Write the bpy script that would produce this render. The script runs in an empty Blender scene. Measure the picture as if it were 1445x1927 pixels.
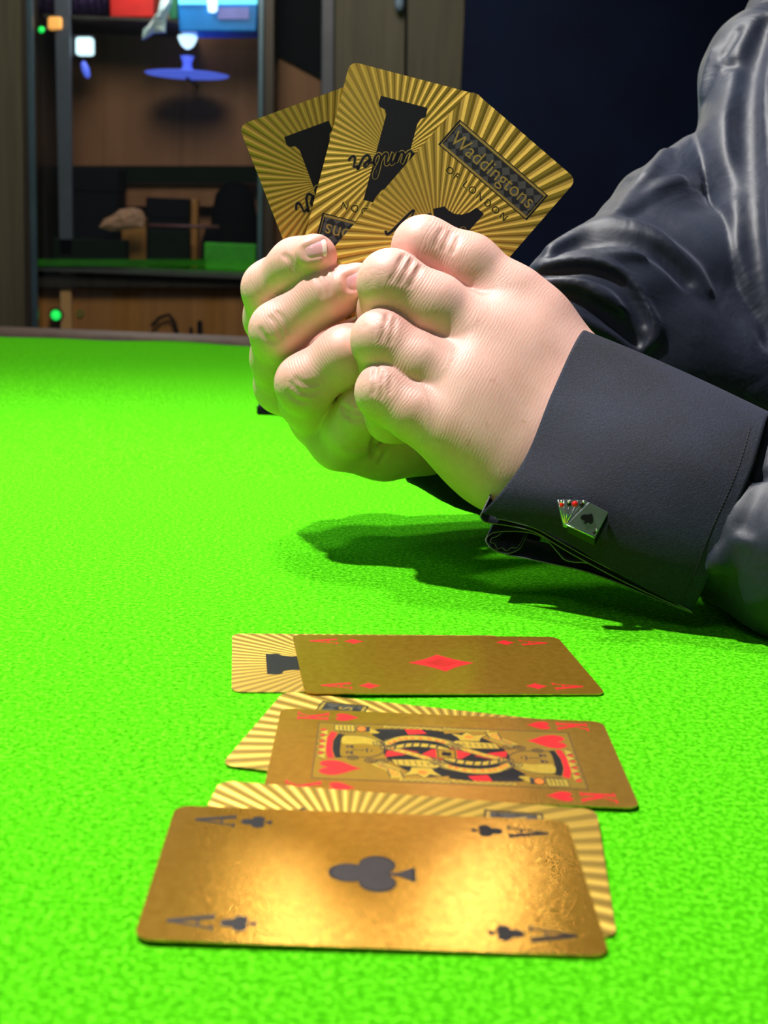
import bpy, bmesh, math, random
import numpy as np
from mathutils import Vector, Matrix, noise as mnoise

random.seed(7)
rng = np.random.default_rng(7)
SC = bpy.context.scene
COL = SC.collection
MM = 0.001                      # everything below is computed in millimetres

# ------------------------------------------------------------------ camera
W, H = 1445.0, 1927.0
FPX, PITCH, ROLL, CAMH = 2545.73, 0.2049, -0.0411, 130.335
_cp, _sp, _cr, _sr = math.cos(PITCH), math.sin(PITCH), math.cos(ROLL), math.sin(ROLL)
CF = np.array([0, _cp, -_sp])
_R0, _U0 = np.array([1.0, 0, 0]), np.array([0, _sp, _cp])
CR, CU = _cr * _R0 - _sr * _U0, _sr * _R0 + _cr * _U0
CC = np.array([0, 0, CAMH])
cam = bpy.data.cameras.new('camera')
cam_o = bpy.data.objects.new('camera', cam); COL.objects.link(cam_o)
m = Matrix.Identity(4)
for i in range(3):
    m[i][0], m[i][1], m[i][2], m[i][3] = CR[i], CU[i], -CF[i], CC[i] * MM
cam_o.matrix_world = m
cam.sensor_fit = 'HORIZONTAL'; cam.sensor_width = 36.0; cam.lens = 36.0 * FPX / W
cam.clip_start = 0.01; cam.clip_end = 60
cam.dof.use_dof = True; cam.dof.focus_distance = 0.500; cam.dof.aperture_fstop = 30.0
SC.camera = cam_o

# ------------------------------------------------------------------ world, lamps, exposure
wd = bpy.data.worlds.new('room_ambient'); SC.world = wd; wd.use_nodes = True
wd.node_tree.nodes['Background'].inputs[0].default_value = (0.85, 0.93, 1.0, 1)
wd.node_tree.nodes['Background'].inputs[1].default_value = 0.07
SC.view_settings.view_transform = 'Standard'; SC.view_settings.look = 'None'
SC.view_settings.exposure = 0.0; SC.view_settings.gamma = 1.0
SC.view_settings.use_curve_mapping = False

def lamp(name, kind, loc, target, energy, color, size, spot=None, blend=.6):
    l = bpy.data.lights.new(name, kind); l.energy = energy; l.color = color
    if kind == 'AREA': l.size = size * MM
    else: l.shadow_soft_size = size * MM
    if spot: l.spot_size = math.radians(spot); l.spot_blend = blend
    o = bpy.data.objects.new(name, l); COL.objects.link(o)
    o.location = Vector(loc) * MM
    o.rotation_euler = (Vector(target) - Vector(loc)).to_track_quat('-Z', 'Y').to_euler()
    return o
lamp('table_lamp', 'SPOT', (-300, 490, 850), (20, 480, 0), 50, (1.0, .96, .92), 16, 100, .9)
lamp('table_lamp', 'SPOT', (-200, 820, 890), (20, 460, 0), 27, (1.0, .97, .93), 45, 105, .9)
lamp('room_lamp', 'SPOT', (-40, 1750, 470), (0, 500, 0), 1.6, (1.0, .88, .62), 70, 60, .9)  # added low lamp, meant to brighten the ace of diamonds
lamp('room_lamp', 'SPOT', (-350, -300, 1100), (60, 560, 60), 5, (.95, .97, 1.0), 160, 60, 1.0)  # added soft front fill from behind the camera
lamp('back_lamp', 'SPOT', (-250, 1300, 1050), (-260, 2600, 150), 38, (1.0, .87, .72), 260, 80, .8)  # added spot that brightens the cabinet and the back of the room
lamp('table_lamp', 'SPOT', (-66, 1750, 850), (0, 700, 0), 3.2, (1.0, .90, .70), 45, 110, .8)
lamp('table_lamp', 'SPOT', (150, 1750, 840), (60, 700, 0), 2.2, (1.0, .90, .70), 45, 110, .8)
lamp('table_lamp', 'SPOT', (-350, 1180, 950), (-250, 1150, 0), 24, (1.0, .96, .90), 50, 110, .9)  # added spot that brightens the far felt

# ------------------------------------------------------------------ pixel helpers (a sight line met at a real depth)
def ray(px, py):
    return CF + CR * ((px - W / 2) / FPX) + CU * ((H / 2 - py) / FPX)
def P(px, py, d):
    return CC + d * ray(px, py)
def PT(px, py, z=0.0):
    r = ray(px, py); return CC + r * ((z - CAMH) / r[2])
def PY(px, py, Y):
    r = ray(px, py); return CC + r * (Y / r[1])
def PP(a): return P(*a)

# ------------------------------------------------------------------ object helpers
def obj(name, verts, faces, mat=None, parent=None, smooth=False, mats=None, fmats=None):
    me = bpy.data.meshes.new(name)
    me.from_pydata([tuple(float(c) * MM for c in v) for v in verts], [], [tuple(int(i) for i in f) for f in faces])
    for mm_ in (mats or ([mat] if mat else [])): me.materials.append(mm_)
    if fmats is not None: me.polygons.foreach_set('material_index', fmats)
    if smooth: me.polygons.foreach_set('use_smooth', [True] * len(me.polygons))
    me.update()
    o = bpy.data.objects.new(name, me); COL.objects.link(o)
    if parent is not None: o.parent = parent
    return o
def obj_np(name, V, Q, mat, parent=None, attrs=None):
    me = bpy.data.meshes.new(name)
    V = np.asarray(V, np.float32) * MM; Q = np.asarray(Q, np.int32)
    me.vertices.add(len(V)); me.vertices.foreach_set('co', V.ravel())
    me.loops.add(Q.size); me.loops.foreach_set('vertex_index', Q.ravel())
    me.polygons.add(len(Q)); me.polygons.foreach_set('loop_start', np.arange(0, Q.size, Q.shape[1], dtype=np.int32))
    me.polygons.foreach_set('use_smooth', np.ones(len(Q), bool))
    me.update(calc_edges=True); me.validate()
    for k, a in (attrs or {}).items():
        at = me.attributes.new(k, 'FLOAT', 'POINT'); at.data.foreach_set('value', np.asarray(a, np.float32))
    me.materials.append(mat)
    o = bpy.data.objects.new(name, me); COL.objects.link(o)
    if parent is not None: o.parent = parent
    return o
def empty(name, loc=(0, 0, 0)):
    o = bpy.data.objects.new(name, None); COL.objects.link(o); o.location = Vector(loc) * MM
    o.empty_display_size = .01
    return o
def tag(o, label=None, cat=None, group=None, kind=None):
    if label: o['label'] = label
    if cat: o['category'] = cat
    if group: o['group'] = group
    if kind: o['kind'] = kind
    return o
def rel(o, parent):           # parent something built in world millimetres to an Empty that sits elsewhere
    o.parent = parent; o.matrix_parent_inverse = Matrix.Translation(parent.location).inverted(); return o

class MB:                     # collects simple shapes into one mesh
    def __init__(s): s.v, s.f = [], []
    def add(s, v, f):
        n = len(s.v); s.v += [tuple(x) for x in v]; s.f += [tuple(i + n for i in q) for q in f]; return s
    def box(s, a, b):
        x0, y0, z0 = a; x1, y1, z1 = b
        v = [(x0,y0,z0),(x1,y0,z0),(x1,y1,z0),(x0,y1,z0),(x0,y0,z1),(x1,y0,z1),(x1,y1,z1),(x0,y1,z1)]
        return s.add(v, [(0,3,2,1),(4,5,6,7),(0,1,5,4),(1,2,6,5),(2,3,7,6),(3,0,4,7)])
    def prism(s, base, ext):  # polygon swept along a vector
        n = len(base); e = np.asarray(ext, float)
        v = [tuple(p) for p in base] + [tuple(np.asarray(p) + e) for p in base]
        f = [tuple(range(n)), tuple(range(2 * n - 1, n - 1, -1))] + [(i, i + n, (i + 1) % n + n, (i + 1) % n) for i in range(n)]
        return s.add(v, f)
    def tube(s, pts, r, n=8):
        pts = [np.asarray(p, float) for p in pts]; rs = r if isinstance(r, (list, tuple)) else [r] * len(pts)
        V, F = [], []
        for i, p in enumerate(pts):
            t = pts[min(i + 1, len(pts) - 1)] - pts[max(i - 1, 0)]; t /= np.linalg.norm(t) + 1e-9
            a = np.cross(t, [0.3, 0.2, 1]); a /= np.linalg.norm(a) + 1e-9; b = np.cross(t, a)
            for k in range(n):
                w = 2 * math.pi * k / n; V.append(p + rs[i] * (a * math.cos(w) + b * math.sin(w)))
        for i in range(len(pts) - 1):
            for k in range(n): F.append((i*n+k, i*n+(k+1)%n, (i+1)*n+(k+1)%n, (i+1)*n+k))
        F += [tuple(range(n - 1, -1, -1)), tuple(range((len(pts)-1)*n, len(pts)*n))]
        return s.add(V, F)
    def lathe(s, c, prof, n=32, axis=None):
        c = np.asarray(c, float); ax = np.asarray(axis if axis is not None else (0, 0, 1), float); ax /= np.linalg.norm(ax)
        a = np.cross(ax, [1, 0.01, 0]); a /= np.linalg.norm(a); b = np.cross(ax, a)
        V, F = [], []
        for r, z in prof:
            for k in range(n):
                w = 2 * math.pi * k / n; V.append(c + ax * z + r * (a * math.cos(w) + b * math.sin(w)))
        for i in range(len(prof) - 1):
            for k in range(n): F.append((i*n+k, i*n+(k+1)%n, (i+1)*n+(k+1)%n, (i+1)*n+k))
        return s.add(V, F)
    def build(s, name, mat, parent=None, smooth=False, bevel=0):
        o = obj(name, s.v, s.f, mat, parent, smooth)
        bm = bmesh.new(); bm.from_mesh(o.data); bmesh.ops.recalc_face_normals(bm, faces=bm.faces)
        bm.to_mesh(o.data); bm.free()
        if bevel:
            b = o.modifiers.new('bevel', 'BEVEL'); b.width = bevel * MM; b.segments = 2; b.limit_method = 'ANGLE'
        return o

# ------------------------------------------------------------------ materials
def nt(name):
    m = bpy.data.materials.new(name); m.use_nodes = True
    t = m.node_tree; return m, t, t.nodes['Principled BSDF']
def N(t, kind, **kw):
    n = t.nodes.new(kind)
    for k, v in kw.items():
        if k.startswith('i_'): 
            key = k[2:]
            n.inputs[int(key) if key.isdigit() else key.replace('_', ' ')].default_value = v
        else: setattr(n, k, v)
    return n
def math_(t, op, a, b=None, c=None, clamp=False):
    n = t.nodes.new('ShaderNodeMath'); n.operation = op; n.use_clamp = clamp
    for i, x in enumerate((a, b, c)):
        if x is None: continue
        if isinstance(x, (int, float)): n.inputs[i].default_value = x
        else: t.links.new(x, n.inputs[i])
    return n.outputs[0]
def mix(t, fac, a, b, mode='MIX'):
    n = t.nodes.new('ShaderNodeMix'); n.data_type = 'RGBA'; n.blend_type = mode
    for i, x in ((0, fac), (6, a), (7, b)):
        if hasattr(x, 'links') or hasattr(x, 'is_linked'): t.links.new(x, n.inputs[i])
        else: n.inputs[i].default_value = x if i == 0 else (tuple(x) + (1,) if len(x) == 3 else x)
    return n.outputs[2]
def ramp(t, fac, stops):
    n = t.nodes.new('ShaderNodeValToRGB'); t.links.new(fac, n.inputs[0])
    cr = n.color_ramp
    while len(cr.elements) < len(stops): cr.elements.new(.5)
    for e, (p, c) in zip(cr.elements, stops):
        e.position = p; e.color = tuple(c) + (1,) if len(c) == 3 else c
    return n.outputs[0]
def noise_(t, scale, detail=2, rough=.5, vec=None, coord='Object', dist=0):
    n = t.nodes.new('ShaderNodeTexNoise'); n.inputs['Scale'].default_value = scale
    n.inputs['Detail'].default_value = detail; n.inputs['Roughness'].default_value = rough
    n.inputs['Distortion'].default_value = dist
    if vec is None:
        vec = t.nodes.new('ShaderNodeTexCoord').outputs[coord]
    t.links.new(vec, n.inputs['Vector']); return n.outputs[0]
def bump(t, b, h, strength, dist, prev=None):
    n = t.nodes.new('ShaderNodeBump'); n.inputs['Strength'].default_value = strength
    n.inputs['Distance'].default_value = dist * MM; t.links.new(h, n.inputs['Height'])
    if prev is not None: t.links.new(prev, n.inputs['Normal'])
    t.links.new(n.outputs[0], b.inputs['Normal']); return n.outputs[0]
def flat(name, col, rough=.5, metal=0.0, spec=.5, var=.12, scale=60.0, bmp=0.0):
    m, t, b = nt(name)
    f = noise_(t, scale, 3)
    c0 = tuple(max(0, c * (1 - var)) for c in col); c1 = tuple(min(1, c * (1 + var)) for c in col)
    t.links.new(ramp(t, f, [(.3, c0), (.7, c1)]), b.inputs['Base Color'])
    b.inputs['Roughness'].default_value = rough; b.inputs['Metallic'].default_value = metal
    b.inputs['Specular IOR Level'].default_value = spec
    if bmp: bump(t, b, f, .5, bmp)
    return m
def wood(name, c0, c1, rough=.55, scale=14.0):
    m, t, b = nt(name)
    tc = t.nodes.new('ShaderNodeTexCoord'); mp = N(t, 'ShaderNodeMapping', i_Scale=(6, 6, .35))
    t.links.new(tc.outputs['Object'], mp.inputs[0])
    f = noise_(t, scale, 5, .6, mp.outputs[0], dist=.6)
    t.links.new(ramp(t, f, [(.3, c0), (.7, c1)]), b.inputs['Base Color'])
    b.inputs['Roughness'].default_value = rough; bump(t, b, f, .2, .6)
    return m
def emit(name, col, strength):
    m, t, b = nt(name)
    f = noise_(t, 40, 2); t.links.new(ramp(t, f, [(.2, tuple(c * .85 for c in col)), (.8, col)]), b.inputs['Emission Color'])
    b.inputs['Base Color'].default_value = tuple(col) + (1,); b.inputs['Emission Strength'].default_value = strength
    return m

# green felt: short fibres, only colour grain and fine relief
M = {}
m_, t, b = nt('green_felt')
f1 = noise_(t, 900, 3, .65); f2 = noise_(t, 520, 4, .7); f3 = noise_(t, 14, 2)
g = math_(t, 'ADD', math_(t, 'MULTIPLY', f1, .5), math_(t, 'MULTIPLY', f2, .5))
c = ramp(t, g, [(.40, (.026, .26, .001)), (.5, (.064, .46, .003)), (.60, (.17, .82, .020))])
c = mix(t, math_(t, 'MULTIPLY', f3, .25), c, (.055, .5, .006))
t.links.new(c, b.inputs['Base Color']); b.inputs['Roughness'].default_value = .95
b.inputs['Specular IOR Level'].default_value = .02
bump(t, b, g, .55, .5)
M['felt'] = m_

# gold foil, front (embossed leather-like grain)
GOLD = (.86, .50, .085)
m_, t, b = nt('gold_foil_front')
vn = noise_(t, 1500, 3, .6); v2 = noise_(t, 420, 2, .5)
t.links.new(ramp(t, v2, [(.3, (.64, .33, .034)), (.7, (.76, .42, .052))]), b.inputs['Base Color'])
b.inputs['Metallic'].default_value = .80; b.inputs['Roughness'].default_value = .15
bump(t, b, math_(t, 'ADD', vn, math_(t, 'MULTIPLY', v2, .35)), .16, .28)
M['gold_front'] = m_

# gold foil, back: engraved rays around a centre, alternately polished and matt
m_, t, b = nt('gold_foil_back')
tc = t.nodes.new('ShaderNodeTexCoord'); sx = t.nodes.new('ShaderNodeSeparateXYZ'); t.links.new(tc.outputs['Object'], sx.inputs[0])
X = math_(t, 'SUBTRACT', sx.outputs[0], .001); Y = math_(t, 'ADD', sx.outputs[1], .011)
ang = math_(t, 'ARCTAN2', Y, X)
fr = math_(t, 'FRACT', math_(t, 'MULTIPLY', ang, 64 / (2 * math.pi)))
tri = math_(t, 'MULTIPLY', math_(t, 'ABSOLUTE', math_(t, 'SUBTRACT', fr, .5)), 2)
sq = ramp(t, tri, [(.42, (0, 0, 0)), (.52, (1, 1, 1))])
gn = noise_(t, 1400, 2)
t.links.new(mix(t, sq, (.31, .20, .034), (.73, .48, .082)), b.inputs['Base Color'])
b.inputs['Metallic'].default_value = .85
rr = math_(t, 'ADD', math_(t, 'MULTIPLY', sq, -.10), .52); t.links.new(rr, b.inputs['Roughness'])
rad = math_(t, 'SQRT', math_(t, 'ADD', math_(t, 'MULTIPLY', X, X), math_(t, 'MULTIPLY', Y, Y)))
hgt = math_(t, 'MULTIPLY', math_(t, 'MULTIPLY', tri, rad), math.pi / 64 * .15)
nb = bump(t, b, hgt, 1.0, 1000)
bump(t, b, gn, .18, .15, nb)
M['gold_back'] = m_
M['gold_line'] = flat('gold_line', (.80, .55, .13), .3, .85, scale=900)
M['gold_bright'] = flat('gold_print', (.95, .66, .085), .32, .8, scale=700)
M['gold_pale'] = flat('pale_gold_print', (.68, .41, .05), .26, .82, scale=700, var=.05)
M['ink_black'] = flat('black_ink', (.006, .006, .008), .42, 0, .25, scale=500)
M['ink_dark'] = flat('dark_grey_ink', (.030, .024, .026), .45, .1, .3, scale=500)
M['ink_red'] = flat('red_ink', (.60, .012, .016), .42, .15, .35, scale=500)
M['ink_orange'] = flat('orange_ink', (.75, .20, .02), .35, .2, .5, scale=500)
m_, t, b = nt('lozenge_panel')   # grey and black lozenges printed on the maker's panel
tc = t.nodes.new('ShaderNodeTexCoord'); mp = N(t, 'ShaderNodeMapping', i_Rotation=(0, 0, math.radians(45)), i_Scale=(330, 330, 330))
t.links.new(tc.outputs['Object'], mp.inputs[0]); ck = N(t, 'ShaderNodeTexChecker', i_Color1=(.055, .053, .050, 1), i_Color2=(.012, .012, .014, 1), i_Scale=1.0)
t.links.new(mp.outputs[0], ck.inputs[0]); t.links.new(ck.outputs[0], b.inputs['Base Color']); b.inputs['Roughness'].default_value = .35
M['lozenge'] = m_

# skin
m_, t, b = nt('fair_skin')
at = lambda n: N(t, 'ShaderNodeAttribute', attribute_name=n).outputs['Fac']
knuck, along, dors = at('knuckle'), at('along'), at('dorsal')
n1 = noise_(t, 55, 3, .6); n2 = noise_(t, 900, 4, .6)
c = ramp(t, n1, [(.3, (.70, .40, .33)), (.7, (.78, .48, .41))])
c = mix(t, math_(t, 'MULTIPLY', knuck, .50), c, (.74, .34, .29))
c = mix(t, math_(t, 'MULTIPLY', at('tip'), .5), c, (.78, .33, .27))
fre = ramp(t, noise_(t, 160, 1), [(.76, (0, 0, 0)), (.80, (1, 1, 1))])
c = mix(t, math_(t, 'MULTIPLY', fre, .35), c, (.45, .20, .09))
t.links.new(c, b.inputs['Base Color'])
b.inputs['Roughness'].default_value = .48; b.inputs['Specular IOR Level'].default_value = .45
b.inputs['Subsurface Weight'].default_value = .25; b.inputs['Subsurface Radius'].default_value = (1, .35, .18)
b.inputs['Subsurface Scale'].default_value = .0022
# creases across the fingers at the joints, fine crossed lines everywhere
w = math_(t, 'SINE', math_(t, 'ADD', math_(t, 'MULTIPLY', along, 2.6), math_(t, 'MULTIPLY', noise_(t, 130, 3), 9)))
w = math_(t, 'POWER', math_(t, 'ABSOLUTE', w), .5)
hk = math_(t, 'MULTIPLY', w, math_(t, 'MULTIPLY', knuck, dors))
nb = bump(t, b, hk, .38, .45)
w2 = math_(t, 'SINE', math_(t, 'ADD', math_(t, 'MULTIPLY', along, 4.6), math_(t, 'MULTIPLY', noise_(t, 320, 4), 13)))
h2 = math_(t, 'ADD', math_(t, 'MULTIPLY', math_(t, 'MULTIPLY', w2, dors), .2), math_(t, 'MULTIPLY', n2, 1.1))
bump(t, b, h2, .17, .22, nb)
M['skin'] = m_
M['nail'] = flat('finger_nail', (.74, .37, .40), .12, 0, .7, .05, 200)
M['nail_rim'] = flat('nail_free_edge', (.85, .68, .60), .25, 0, .5, .05, 200)

def cloth(name, col, rough, scale, bmp, sheen=.0, spec=.5, big=0, var=(.65, 1.35)):
    m, t, b = nt(name)
    f = noise_(t, scale, 4, .6, dist=1.0); f2 = noise_(t, 30, 3)
    k = math_(t, 'ADD', math_(t, 'MULTIPLY', f, .6), math_(t, 'MULTIPLY', f2, .4))
    t.links.new(ramp(t, k, [(.34, tuple(x * var[0] for x in col)), (.68, tuple(x * var[1] for x in col))]), b.inputs['Base Color'])
    b.inputs['Roughness'].default_value = rough; b.inputs['Specular IOR Level'].default_value = spec
    b.inputs['Sheen Weight'].default_value = sheen; b.inputs['Sheen Roughness'].default_value = .4
    b.inputs['Sheen Tint'].default_value = (.6, .65, .9, 1)
    nb = bump(t, b, f, .5, bmp)
    if big: bump(t, b, noise_(t, 24, 3, .45, dist=1.6), .45, big, nb)
    return m
M['satin'] = cloth('black_satin', (.0100, .0145, .029), .52, 700, .08, .12, .40, 4.0)
M['cuff'] = cloth('black_cuff_cotton', (.0076, .0100, .024), .75, 1300, .6, .12, .3, 0, (.25, 2.0))
M['cloth_edge'] = flat('grey_cloth_edge', (.13, .13, .14), .8, scale=600)
M['thread'] = flat('dark_thread', (.010, .010, .012), .8, scale=600)
M['steel'] = flat('polished_steel', (.36, .40, .39), .32, .9, scale=300, var=.08)
M['steel_bright'] = flat('bright_steel_edge', (.85, .85, .85), .15, 1.0, scale=300, var=.05)
M['jet'] = flat('black_enamel', (.006, .006, .008), .4, 0, .3)
M['enamel_red'] = flat('red_enamel', (.75, .01, .01), .2, 0, .6)

# ------------------------------------------------------------------ signed-distance modelling (hands, sleeves)
def smin(a, b, k):
    h = np.maximum(k - np.abs(a - b), 0) / k
    return np.minimum(a, b) - h * h * k * .25
def smax(a, b, k): return -smin(-a, -b, k)
def cone(p, a, b, r1, r2):
    a = np.asarray(a, np.float32); b = np.asarray(b, np.float32)
    ba = b - a; l2 = float(ba @ ba); rr = r1 - r2; a2 = l2 - rr * rr; il2 = 1 / l2
    pa = p - a; y = pa @ ba; z = y - l2
    q = pa * l2 - y[:, None] * ba; x2 = np.einsum('ij,ij->i', q, q)
    y2 = y * y * l2; z2 = z * z * l2
    k = np.sign(rr) * rr * rr * x2
    d = (np.sqrt(x2 * a2 * il2) + y * rr) * il2 - r1
    c1 = np.sign(z) * a2 * z2 > k; d[c1] = np.sqrt(x2[c1] + z2[c1]) * il2 - r2
    c2 = (~c1) & (np.sign(y) * a2 * y2 < k); d[c2] = np.sqrt(x2[c2] + y2[c2]) * il2 - r1
    return d
def chain(p, pts, k=4.0):
    D = None
    for (a, ra), (b, rb) in zip(pts[:-1], pts[1:]):
        d = cone(p, a, b, ra, rb); D = d if D is None else smin(D, d, k)
    return D
def sdf_mesh(f, lo, hi, vs, B=8):
    lo = np.asarray(lo, float); n = np.ceil((np.asarray(hi) - lo) / vs / B).astype(int)
    nn = n * B + 1
    bc = np.stack(np.meshgrid(*[np.arange(k) for k in n], indexing='ij'), -1).reshape(-1, 3)
    cen = (lo + (bc * B + B / 2) * vs).astype(np.float32)
    dc = f(cen); act = np.abs(dc) < B * vs * .5 * 1.733 * 1.5 + 3
    D = np.repeat(np.repeat(np.repeat(dc.reshape(n), B, 0), B, 1), B, 2)
    D = np.pad(D, ((0, 1), (0, 1), (0, 1)), mode='edge').astype(np.float32)
    off = np.stack(np.meshgrid(*[np.arange(B + 1)] * 3, indexing='ij'), -1).reshape(-1, 3)
    ab = bc[act]
    for s in range(0, len(ab), 400):
        idx = (ab[s:s + 400, None, :] * B + off[None]).reshape(-1, 3)
        D[idx[:, 0], idx[:, 1], idx[:, 2]] = f((lo + idx * vs).astype(np.float32))
    ins = D < 0
    c = [ins[i:nn[0]-1+i, j:nn[1]-1+j, k:nn[2]-1+k] for i in (0, 1) for j in (0, 1) for k in (0, 1)]
    s = sum(x.astype(np.int8) for x in c); cells = np.argwhere((s > 0) & (s < 8))
    cid = -np.ones(nn - 1, np.int64); cid[tuple(cells.T)] = np.arange(len(cells))
    co = np.array([(i, j, k) for i in (0, 1) for j in (0, 1) for k in (0, 1)])
    val = np.stack([D[tuple((cells + o).T)] for o in co], 1)
    pos = np.zeros((len(cells), 3)); cnt = np.zeros(len(cells))
    for a in range(8):
        for b_ in range(a + 1, 8):
            if np.abs(co[a] - co[b_]).sum() != 1: continue
            va, vb = val[:, a], val[:, b_]; m_ = (va < 0) != (vb < 0)
            tt = va[m_] / (va[m_] - vb[m_]); pos[m_] += co[a] + tt[:, None] * (co[b_] - co[a]); cnt[m_] += 1
    V = lo + (cells + pos / cnt[:, None]) * vs
    Q = []
    for ax in range(3):
        u, v = (ax + 1) % 3, (ax + 2) % 3
        sl0 = [slice(None)] * 3; sl1 = [slice(None)] * 3
        sl0[ax] = slice(0, -1); sl1[ax] = slice(1, None)
        A, Bn = ins[tuple(sl0)], ins[tuple(sl1)]
        e = np.argwhere(A != Bn)
        e = e[(e[:, u] > 0) & (e[:, v] > 0) & (e[:, u] < nn[u] - 1) & (e[:, v] < nn[v] - 1)]
        du = np.zeros(3, int); du[u] = 1; dv = np.zeros(3, int); dv[v] = 1
        q = np.stack([cid[tuple((e - du - dv).T)], cid[tuple((e - dv).T)], cid[tuple(e.T)], cid[tuple((e - du).T)]], 1)
        fl = ~A[tuple(e.T)]
        q[fl] = q[fl][:, ::-1]
        Q.append(q)
    Q = np.concatenate(Q); Q = Q[(Q >= 0).all(1)]
    return V, Q
def march(f, px, py, d0):      # where a sight line meets the surface
    dirs = np.array([ray(a, b) for a, b in zip(px, py)]); ln = np.linalg.norm(dirs, axis=1)
    d = np.full(len(px), float(d0))
    for _ in range(60):
        s = f((CC + dirs * d[:, None]).astype(np.float32)); d += np.clip(s, -2, 6) * .8 / ln
    return CC + dirs * d[:, None]
def grad(f, p, e=.4):
    p = np.asarray(p, np.float32); g = np.stack([f(p + np.eye(3, dtype=np.float32)[i] * e) - f(p - np.eye(3, dtype=np.float32)[i] * e) for i in range(3)], 1)
    return g / (np.linalg.norm(g, axis=1, keepdims=True) + 1e-9)
#--PART2--

# ------------------------------------------------------------------ the room shell
M['floor'] = wood('floor_boards', (.05, .032, .022), (.09, .06, .04), .5, 5)
M['navy'] = flat('navy_wall_paint', (.0035, .0095, .040), .8, 0, .2, .2, 8, .3)
M['wood_olive'] = wood('weathered_olive_wood', (.060, .056, .034), (.105, .098, .062), .6, 9)
M['wood_dark'] = wood('dark_stained_wood', (.020, .016, .012), (.045, .034, .024), .45, 10)
M['wood_orange'] = wood('orange_brown_wood', (.36, .14, .026), (.52, .22, .050), .5, 8)
M['back_brown'] = wood('brown_back_board', (.27, .105, .040), (.36, .15, .062), .6, 5)
M['rail_wood'] = wood('brown_rail_wood', (.085, .055, .038), (.14, .092, .065), .5, 10)
M['pale_post'] = wood('pale_orange_wood', (.62, .30, .10), (.80, .44, .18), .5, 8)
M['alu'] = flat('blue_grey_metal_strip', (.10, .17, .22), .35, .7, scale=20)
M['grey_metal'] = flat('grey_metal_strip', (.085, .095, .125), .5, .2, scale=20)
M['shelf_edge'] = flat('grey_shelf_edge', (.07, .07, .068), .5, scale=20)
M['shelf_green'] = flat('dull_green_shelf_cloth', (.030, .20, .012), .9, 0, .1, scale=40)
M['matt_black'] = flat('matt_black_card', (.004, .0045, .007), .7, 0, .12, scale=30)
M['black_fabric'] = flat('black_fabric', (.004, .004, .005), .9, 0, .1, scale=80, bmp=.5)
M['green_dark'] = flat('dark_green_card', (.004, .011, .005), .7, 0, .12, scale=30)
m_, t, b = nt('cabinet_glass'); tr = t.nodes.new('ShaderNodeBsdfTransparent'); gl = N(t, 'ShaderNodeBsdfGlossy', i_Roughness=.02); mx = N(t, 'ShaderNodeMixShader', i_Fac=.03)
tr.inputs[0].default_value = (.93, .97, .98, 1)
t.links.new(ramp(t, noise_(t, 3, 2), [(0, (.015, .015, .015)), (1, (.035, .035, .035))]), mx.inputs[0])
t.links.new(tr.outputs[0], mx.inputs[1]); t.links.new(gl.outputs[0], mx.inputs[2]); t.links.new(mx.outputs[0], t.nodes['Material Output'].inputs[0])
M['glass'] = m_

def struct(o): o['kind'] = 'structure'; return o
FLOOR = -740
struct(MB().box((-2600, -1600, FLOOR - 20), (2600, 3700, FLOOR)).build('floor', M['floor']))
struct(MB().box((-2600, 3600, FLOOR), (2600, 3700, 2000)).build('wall_back', M['navy']))
# navy wall that projects beside the panelled door
YN = 2500
xa = PY(872, 80, YN)[0]
struct(MB().box((xa, YN, FLOOR), (2600, YN + 60, 2000)).build('wall_right', M['navy']))

def slab(mb, pts, Y, th, ):    # upright board: outline on the vertical plane at distance Y, th deep
    return mb.prism([PY(a, b_, Y) for a, b_ in pts], (0, th, 0))
def rect(x0, y0, x1, y1): return [(x0, y0), (x1, y0), (x1, y1), (x0, y1)]

# panelled door and its post between cabinet and navy wall (they run down behind the table)
YD = 2540
d1 = struct(slab(MB(), [(628, -260), (764, -260), (756, 1000), (622, 1000)], YD, 40).build('door_1', M['wood_olive'], bevel=2))
hb = MB(); hb.tube([PY(750, -80, YD - 22), PY(751, 10, YD - 22), PY(751, 20, YD - 22)], [9, 9, 6], 10)
hb.tube([PY(750, -60, YD - 22), PY(750, -60, YD + 4)], 5, 8).tube([PY(751, 0, YD - 22), PY(751, 0, YD + 4)], 5, 8)
hb.build('door_handle', flat('blue_grey_handle', (.30, .42, .62), .35, .3, scale=20), d1, True)
struct(slab(MB(), [(768, -260), (876, -260), (868, 1000), (760, 1000)], YD - 8, 40).build('trim_1', M['wood_olive'], bevel=2))
struct(slab(MB(), [(606, -260), (630, -260), (624, 1000), (600, 1000)], YD - 14, 30).build('trim_2', M['grey_metal'], bevel=2))

# ------------------------------------------------------------------ display cabinet
YC = 2500
cab = tag(empty('display_cabinet', (-400, YC, FLOOR)), 'tall glass-fronted display cabinet with olive wooden stiles behind the card table', 'cabinet')
def cpart(mb, name, mat, parent=None, **k):
    o = mb.build(name, mat, None, **k); rel(o, cab) if parent is None else setattr(o, 'parent', parent); return o
cpart(slab(MB(), [(-120, -260), (46, -260), (58, 1000), (-100, 1000)], YC - 10, 40), 'stile', M['wood_olive'], bevel=2)
cpart(slab(MB(), [(36, -260), (50, -260), (64, 1000), (52, 1000)], YC - 14, 20), 'edge_bead', M['wood_dark'], bevel=1)
cpart(slab(MB(), [(498, -260), (518, -260), (512, 1000), (492, 1000)], YC - 10, 40), 'stile', M['wood_dark'], bevel=2)
cpart(slab(MB(), [(44, -260), (56, -260), (78, 1000), (67, 1000)], YC - 20, 8), 'metal_strip', M['alu'], bevel=1)
cpart(slab(MB(), [(488, -260), (498, -260), (490, 1000), (481, 1000)], YC - 20, 8), 'metal_strip', M['alu'], bevel=1)
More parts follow.
